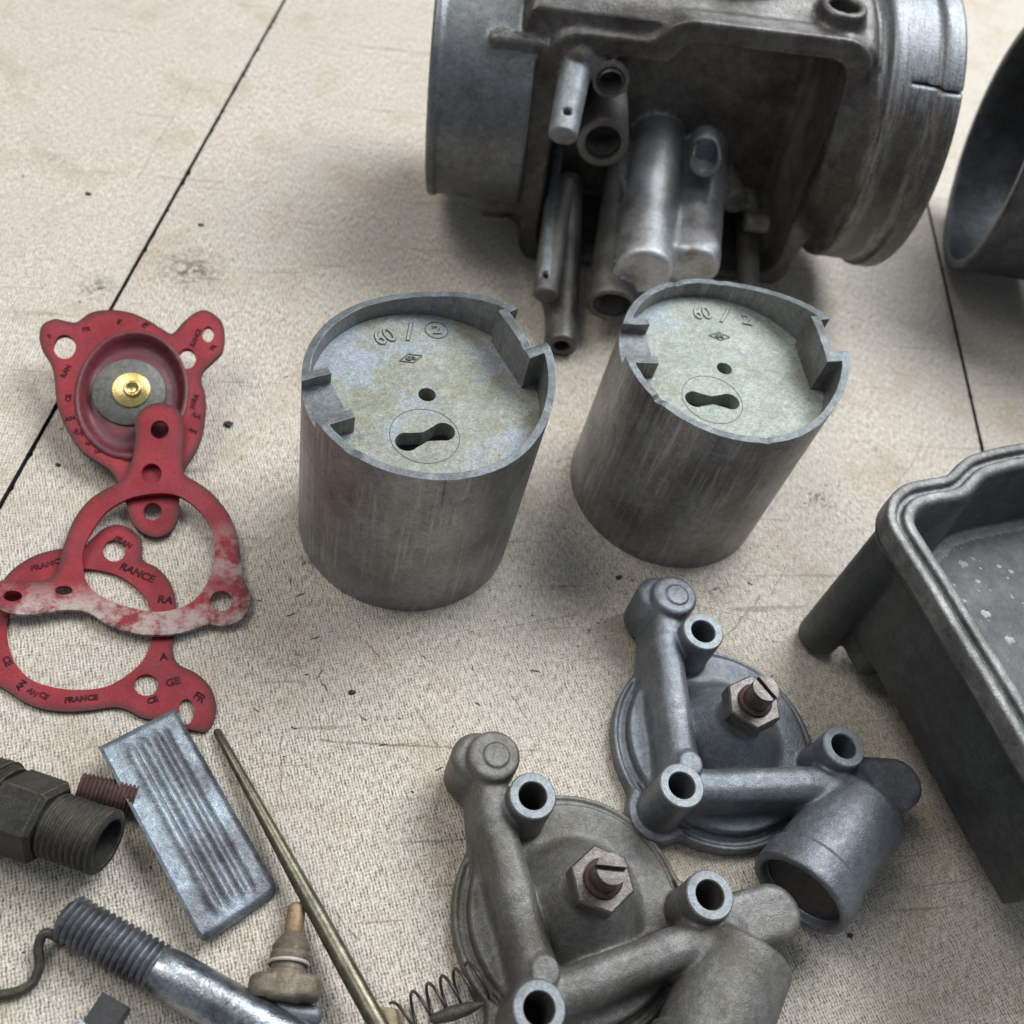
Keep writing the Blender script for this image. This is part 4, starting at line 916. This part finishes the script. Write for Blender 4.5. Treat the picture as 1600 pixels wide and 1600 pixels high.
sheet('rubber_sheet', o2, [ring2, ell(*zoom([(570, 483)])[0], 14.5, 14.5), ell(*zoom([(541, 640)])[0], 16, 16), ell(*zoom([(790, 1095)])[0], 18, 16), ell(*zoom([(45, 1077)])[0], 15, 8.5), ell(*zoom([(228, 1057)])[0], 14, 7)], zf2, T2, M_red2, gk2, Z2 + 0.1, resid)
at_root(gk2)

# ---------------------------------------------------------------- small parts at the lower left
def plate():
    z = 0.42; c = [at(154, 1167, z), at(270, 1098, z), at(437, 1384, z), at(314, 1472, z)]
    o = (c[0] + c[1] + c[2] + c[3]) / 4; ux = ((c[1] - c[0]) + (c[2] - c[3])) / 2; uy = ((c[0] - c[3]) + (c[1] - c[2])) / 2
    wx, wy = ux.length, uy.length; X = ux.normalized(); Y = uy.normalized(); n, m = 72, 90; T = 0.07
    root = thing('throttle_plate', 'flat grey rectangular metal plate with long ridges, beside the brass needle', 'metal plate', (o.x, o.y, 0))
    bm = bmesh.new(); rows = []
    def h(u, v):      # u across, v along, both -1..1
        e = 0.0
        inner = abs(v) < 0.90
        if inner:
            k = min(1, (0.90 - abs(v)) / 0.10)
            for c0, w, a in ((-0.40, 0.11, 0.05), (-0.04, 0.12, 0.06), (0.30, 0.10, 0.055), (0.56, 0.06, 0.03)): e += a * k * math.exp(-((u - c0) / w) ** 2)
            e -= 0.018 * k * (abs(u - 0.15) < 0.42)
        e += 0.05 * max(0, (u - 0.90) / 0.10) + 0.05 * max(0, (-u - 0.92) / 0.08) - 0.10 * max(0, (-v - 0.93) / 0.07) ** 2 - 0.05 * max(0, (v - 0.95) / 0.05)
        e += 0.010 * mnoise.noise(Vector((u * 3, v * 7, 0)))
        return e
    for side in (1, 0):
        g = []
        for j in range(m + 1):
            v = -1 + 2 * j / m; r = []
            for i in range(n + 1):
                u = -1 + 2 * i / n; cx, cy = u, v
                rr = 0.10   # rounded corners at the near end
                px, py = u * wx / 2, v * wy / 2
                ex, ey = wx / 2 - 0.14, wy / 2 - 0.14
                if abs(px) > ex and py < -ey:
                    dx, dy = abs(px) - ex, -py - ey; mx = max(dx, dy); L = math.hypot(dx, dy)
                    if L > 1e-6: k = mx / L; px = math.copysign(ex + dx * k, px); py = -(ey + dy * k)
                tilt = 0.22 - 0.10 * u + 0.06 * v
                p = X * px + Y * py + Vector((0, 0, tilt + (h(u, v) if side else h(u, v) * 0.4) + (T if side else 0)))
                r.append(bm.verts.new(p))
            g.append(r)
        rows.append(g)
    for side, g in enumerate(rows):
        for j in range(m):
            for i in range(n):
                q = (g[j][i], g[j][i + 1], g[j + 1][i + 1], g[j + 1][i]); bm.faces.new(q if side == 0 else q[::-1])
    a, b = rows
    for j in range(m):
        bm.faces.new((a[j][0], a[j + 1][0], b[j + 1][0], b[j][0])); bm.faces.new((a[j][n], b[j][n], b[j + 1][n], a[j + 1][n]))
    for i in range(n):
        bm.faces.new((a[0][i], b[0][i], b[0][i + 1], a[0][i + 1])); bm.faces.new((a[m][i], a[m][i + 1], b[m][i + 1], b[m][i]))
    link('ribbed_plate', bm_mesh(bm), root, M_plate)
plate()

def axis_thing(name, label, cat, p0, p1, group=None):
    """an Empty at p0 whose local z runs along the part"""
    r = thing(name, label, cat, group=group); m = frame(p0, Vector(p1) - Vector(p0)); m.translation = m.translation * U; r.matrix_world = m
    return r, (Vector(p1) - Vector(p0)).length
# needle
p0 = at(338, 1141, 0.08); p1 = at(600, 1618, 0.62)
ndl, L = axis_thing('jet_needle', 'long thin dull brass needle tapering to its tip, lying across the brass jet', 'needle', p0, p1)
bm = bmesh.new(); lathe(bm, [(0.045, 0), (0.066, 0.03), (0.075, 0.5), (0.098, L * 0.35), (0.122, L * 0.6), (0.132, L * 0.8), (0.132, L)], Matrix(), 28, wob=0.01)
link('tapered_shaft', bm_mesh(bm), ndl, M_needle)
# threaded stud
p0 = at(100, 1430, 0.33); p1 = at(420, 1612, 0.33)
stud, L = axis_thing('threaded_stud', 'shiny steel stud with a coarse threaded end, at the bottom left', 'bolt', p0, p1)
bm = bmesh.new(); lathe(bm, [(0.20, 0.0), (0.24, 0.04)] + thread_prof(0.32, 0.05, 1.52, 0.098, 0.055) + [(0.29, 1.54)], Matrix(), 40, wob=0.012); link('threaded_end', bm_mesh(bm, sharp=70), stud, M_thread)
bm = bmesh.new(); lathe(bm, [(0.29, 1.50), (0.315, 1.60), (0.325, 1.75), (0.325, L + 0.5)], Matrix(), 48, wob=0.006); link('shank', bm_mesh(bm), stud, M_steel)
# brass fitting at the left edge
p1 = at(168, 1318, 0.80); p0 = at(-60, 1238, 0.46)
fit_, L = axis_thing('brass_fitting', 'dirty dark brass union with a coarse threaded end, at the left edge', 'pipe fitting', p0, p1)
bm = bmesh.new(); lathe(bm, [(0.42, L - 0.95)] + thread_prof(0.455, L - 0.85, L - 0.02, 0.095, 0.045) + [(0.40, L), (0.33, L), (0.31, L - 0.5)], Matrix(), 48, True, True, wob=0.03); link('threaded_mouth', bm_mesh(bm, sharp=70), fit_, M_fit)
bm = bmesh.new(); hexprism(bm, 0.59, L - 1.62, L - 0.88, 0.2, 0.07); link('hexagon', bm_mesh(bm, sharp=25), fit_, M_fit)
bm = bmesh.new(); lathe(bm, [(0.56, L - 2.9)] + thread_prof(0.61, L - 2.8, L - 1.75, 0.11, 0.05) + [(0.56, L - 1.60)], Matrix(), 48, wob=0.03); link('threaded_barrel', bm_mesh(bm, sharp=70), fit_, M_fit)
# rusty screw poking out from behind it
p0 = at(122, 1232, 0.38); p1 = at(208, 1250, 0.22)
rs, L = axis_thing('rusty_screw', 'short rusty threaded screw between the brass union and the plate', 'screw', p0, p1)
bm = bmesh.new(); lathe(bm, thread_prof(0.24, 0, L, 0.06, 0.03), Matrix(), 32, wob=0.03); link('threaded_shaft', bm_mesh(bm, sharp=70), rs, M_rust)
# brass jet with pale ring and winged head
p0 = at(465, 1413, 0.28); p1 = at(438, 1592, 0.40)
jet, L = axis_thing('brass_jet', 'small brass jet with a pale sealing ring and lobed head, under the needle', 'jet', p0, p1)
k = L / 1.28
bm = bmesh.new(); lathe(bm, [(0.10, 0), (0.13, 0.04), (0.135, 0.35), (0.12, 0.42), (0.15, 0.44)], Matrix(), 32, wob=0.02); link('nozzle', bm_mesh(bm), jet, M_jet)
bm = bmesh.new(); lathe(bm, [(0.13, 0.40), (0.22, 0.52), (0.265, 0.60), (0.25, 0.66), (0.275, 0.70), (0.27, 0.76), (0.24, 0.80), (0.235, 0.90), (0.26, 0.95)], Matrix(), 40, wob=0.03); link('collar', bm_mesh(bm), jet, M_jetd)
bm = bmesh.new()
ringpts = [(0.268 * math.cos(a), 0.268 * math.sin(a), 0.815) for a in [2 * PI * i / 40 for i in range(41)]]; tube(bm, ringpts, 0.026, 10, False); link('sealing_ring', bm_mesh(bm), jet, M_oring)
FJ = Field((-0.6, -0.4, 0.85), (0.6, 0.4, 1.5), 0.025)
hd = smin(FJ.cyl((-0.25, 0, 0.97), (-0.25, 0, 1.28), 0.25, 0.24, 0.08), FJ.cyl((0.25, 0, 0.97), (0.25, 0, 1.28), 0.26, 0.24, 0.08), 0.08)
hd = smin(hd, FJ.cyl((0, 0, 0.9), (0, 0, 1.3), 0.27, 0.25, 0.06), 0.05); hd = sub(hd, FJ.box((-0.02, -0.25, 1.15), (0.025, 0.12, 0.3)), 0.02)
for q in FJ.meshes(hd, names=['lobed_head'], mats=[M_jetd]): q.parent = jet
# little steel lever in front of the jet
FJ = Field((-0.5, -0.4, 0.0), (0.7, 0.4, 0.5), 0.025)
lv = smin(FJ.capsule((-0.35, -0.2, 0.14), (0.1, 0.05, 0.30), 0.12, 0.11), FJ.capsule((0.1, 0.05, 0.30), (0.55, -0.05, 0.2), 0.11, 0.13), 0.08)
for q in FJ.meshes(lv, names=['bent_lever'], mats=[M_cover]):
    q.location = Vector(at(425, 1592, 0.0)) * U; tag(q, 'small bent grey lever in front of the brass jet, at the bottom edge', 'lever')
# spring
p0 = at(622, 1598, 0.30); p1 = at(752, 1528, 0.36)
bm = bmesh.new(); m = frame(p0, p1 - p0); Lc = (p1 - p0).length; turns = 5.6; pts = []
for i in range(int(turns * 26) + 1):
    a = 2 * PI * i / 26; t = i / (turns * 26); zz = Lc * (t ** 0.8 if t > 0 else 0); pts.append(m @ Vector((0.27 * math.cos(a), 0.27 * math.sin(a), zz)))
tube(bm, pts, 0.023, 8)
tag(link('coil_spring', bm_mesh(bm, sharp=80), None, M_wire), 'thin dark coil spring against the nearest three holed cover', 'spring')
# conical pin lying in front of the spring, varnished stub next to it
bm = bmesh.new(); p0 = at(672, 1594, 0.62); p1 = at(756, 1568, 0.66); m = frame(p0, p1 - p0); L = (p1 - p0).length
lathe(bm, [(0.03, 0), (0.07, 0.05), (0.10, L * 0.4), (0.085, L * 0.7), (0.02, L)], m, 20, wob=0.08)
tag(link('float_needle', bm_mesh(bm), None, M_brassd), 'short pointed dark pin lying over the near side of the spring', 'pin')
bm = bmesh.new(); p0 = at(612, 1578, 0.30); p1 = at(600, 1640, 0.30); lathe(bm, [(0.16, 0), (0.20, 0.04), (0.20, 0.9)], frame(p0, p1 - p0), 20, wob=0.08)
tag(link('cork_stub', bm_mesh(bm), None, M_cork), 'rough yellowish brown stub between the needle end and the spring', 'stub')
bm = bmesh.new(); p0 = at(715, 1612, 0.5); lathe(bm, [(0.22, 0.35), (0.24, 0.45), (0.2, 0.5)], Matrix.Translation((p0.x, p0.y, 0)), 20, wob=0.05)
# black block at the bottom edge
blk = thing('small_block', 'small black topped block with bright metal side, at the bottom edge left', 'metal block', at(176, 1590), (0, 0, R_(-32)))
link('black_cap', box_me(-0.20, 0.20, -0.22, 0.16, 0.22, 0.48), blk, M_black); link('bright_base', box_me(-0.30, 0.17, -0.75, -0.221, 0.10, 0.40), blk, M_steel)
link('core', box_me(-0.17, 0.17, -0.22, 0.13, 0.0, 0.219), blk, M_steel)
# loose brown wire at the left edge
bm = bmesh.new(); P3 = [at(x, y, z) for x, y, z in ((-12, 1556, .09), (24, 1550, .09), (50, 1536, .1), (62, 1508, .14), (60, 1480, .2), (70, 1458, .26), (92, 1466, .24), (100, 1478, .2))]
tube(bm, smooth_poly(P3, 6, closed=False), 0.065, 10)
tag(link('bent_wire', bm_mesh(bm), None, M_brassd), 'bent brown wire by the threaded stud, running off the left edge', 'wire')

# ---------------------------------------------------------------- crumbs and grit
def crumb(px, py, r, label):
    p = at(px, py, 0.0); bm = bmesh.new(); bmesh.ops.create_icosphere(bm, subdivisions=3, radius=1)
    for v in bm.verts:
        k = 1 + 0.9 * mnoise.noise(v.co * 1.6 + Vector((px, py, 0))); v.co = Vector((v.co.x * r * k + p.x, v.co.y * r * k * 0.8 + p.y, max(0.001, v.co.z * r * 0.6 * k + r * 0.35)))
    tag(link('dirt_crumb', bm_mesh(bm, sharp=90), None, M_grit), label, 'crumb', 'dark crumbs on the cream boards')
crumb(357, 664, 0.075, 'biggest dark crumb, between the diaphragm and the left cylinder')
crumb(138, 304, 0.055, 'lone black crumb on the upper left board')
crumb(314, 352, 0.045, 'small dark crumb just right of the long joint, above the diaphragm')
crumb(91, 727, 0.045, 'small dark crumb left of the diaphragm, beside the joint')
crumb(550, 1082, 0.05, 'dark crumb on bare board between the gaskets and the covers')
crumb(966, 903, 0.05, 'dark crumb between the right cylinder and the bluish cover')
crumb(1328, 1462, 0.04, 'dark crumb below the elbow of the bluish cover')
bm = bmesh.new(); rg = random.Random(11)
for k in range(420):
    x, y = rg.uniform(-5, 15), rg.uniform(1.5, 26); r = rg.choice((0.008, 0.01, 0.012, 0.018))
    if rg.random() < 0.3: x, y = 6 + rg.gauss(0, 2.2), 8.8 + rg.gauss(0, 0.8)
    if rg.random() < 0.1: p = at(1285 + rg.gauss(0, 14), 780 + rg.gauss(0, 10)); x, y = p.x, p.y
    m = Matrix.Translation((x, y, 0)) @ Matrix.Rotation(rg.uniform(0, 6), 4, 'Z') @ Matrix.Diagonal((rg.uniform(1, 2.6), 1, 1, 1))
    lathe(bm, [(r, 0), (r * 0.8, r * 0.6), (r * 0.2, r * 0.8)], m, 5, False, True, 0.6)
for k in range(46):
    if k < 26: p = at(rg.uniform(380, 1200), rg.uniform(900, 1180))
    else: p = at(rg.uniform(0, 1500), rg.uniform(150, 1500))
    a = rg.uniform(0, 6.28); q = []; L0 = rg.uniform(0.05, 0.22)
    for i in range(5):
        q.append(Vector((p.x, p.y, 0.012))); a += rg.uniform(-0.7, 0.7); p = p + Vector((math.cos(a), math.sin(a), 0)) * L0 / 4
    tube(bm, q, [0.003, 0.008, 0.009, 0.007, 0.002], 4)
link('grit', bm_mesh(bm, smooth=False), None, M_grit, kind='stuff', label='scattered fine dark grit on the cream boards')
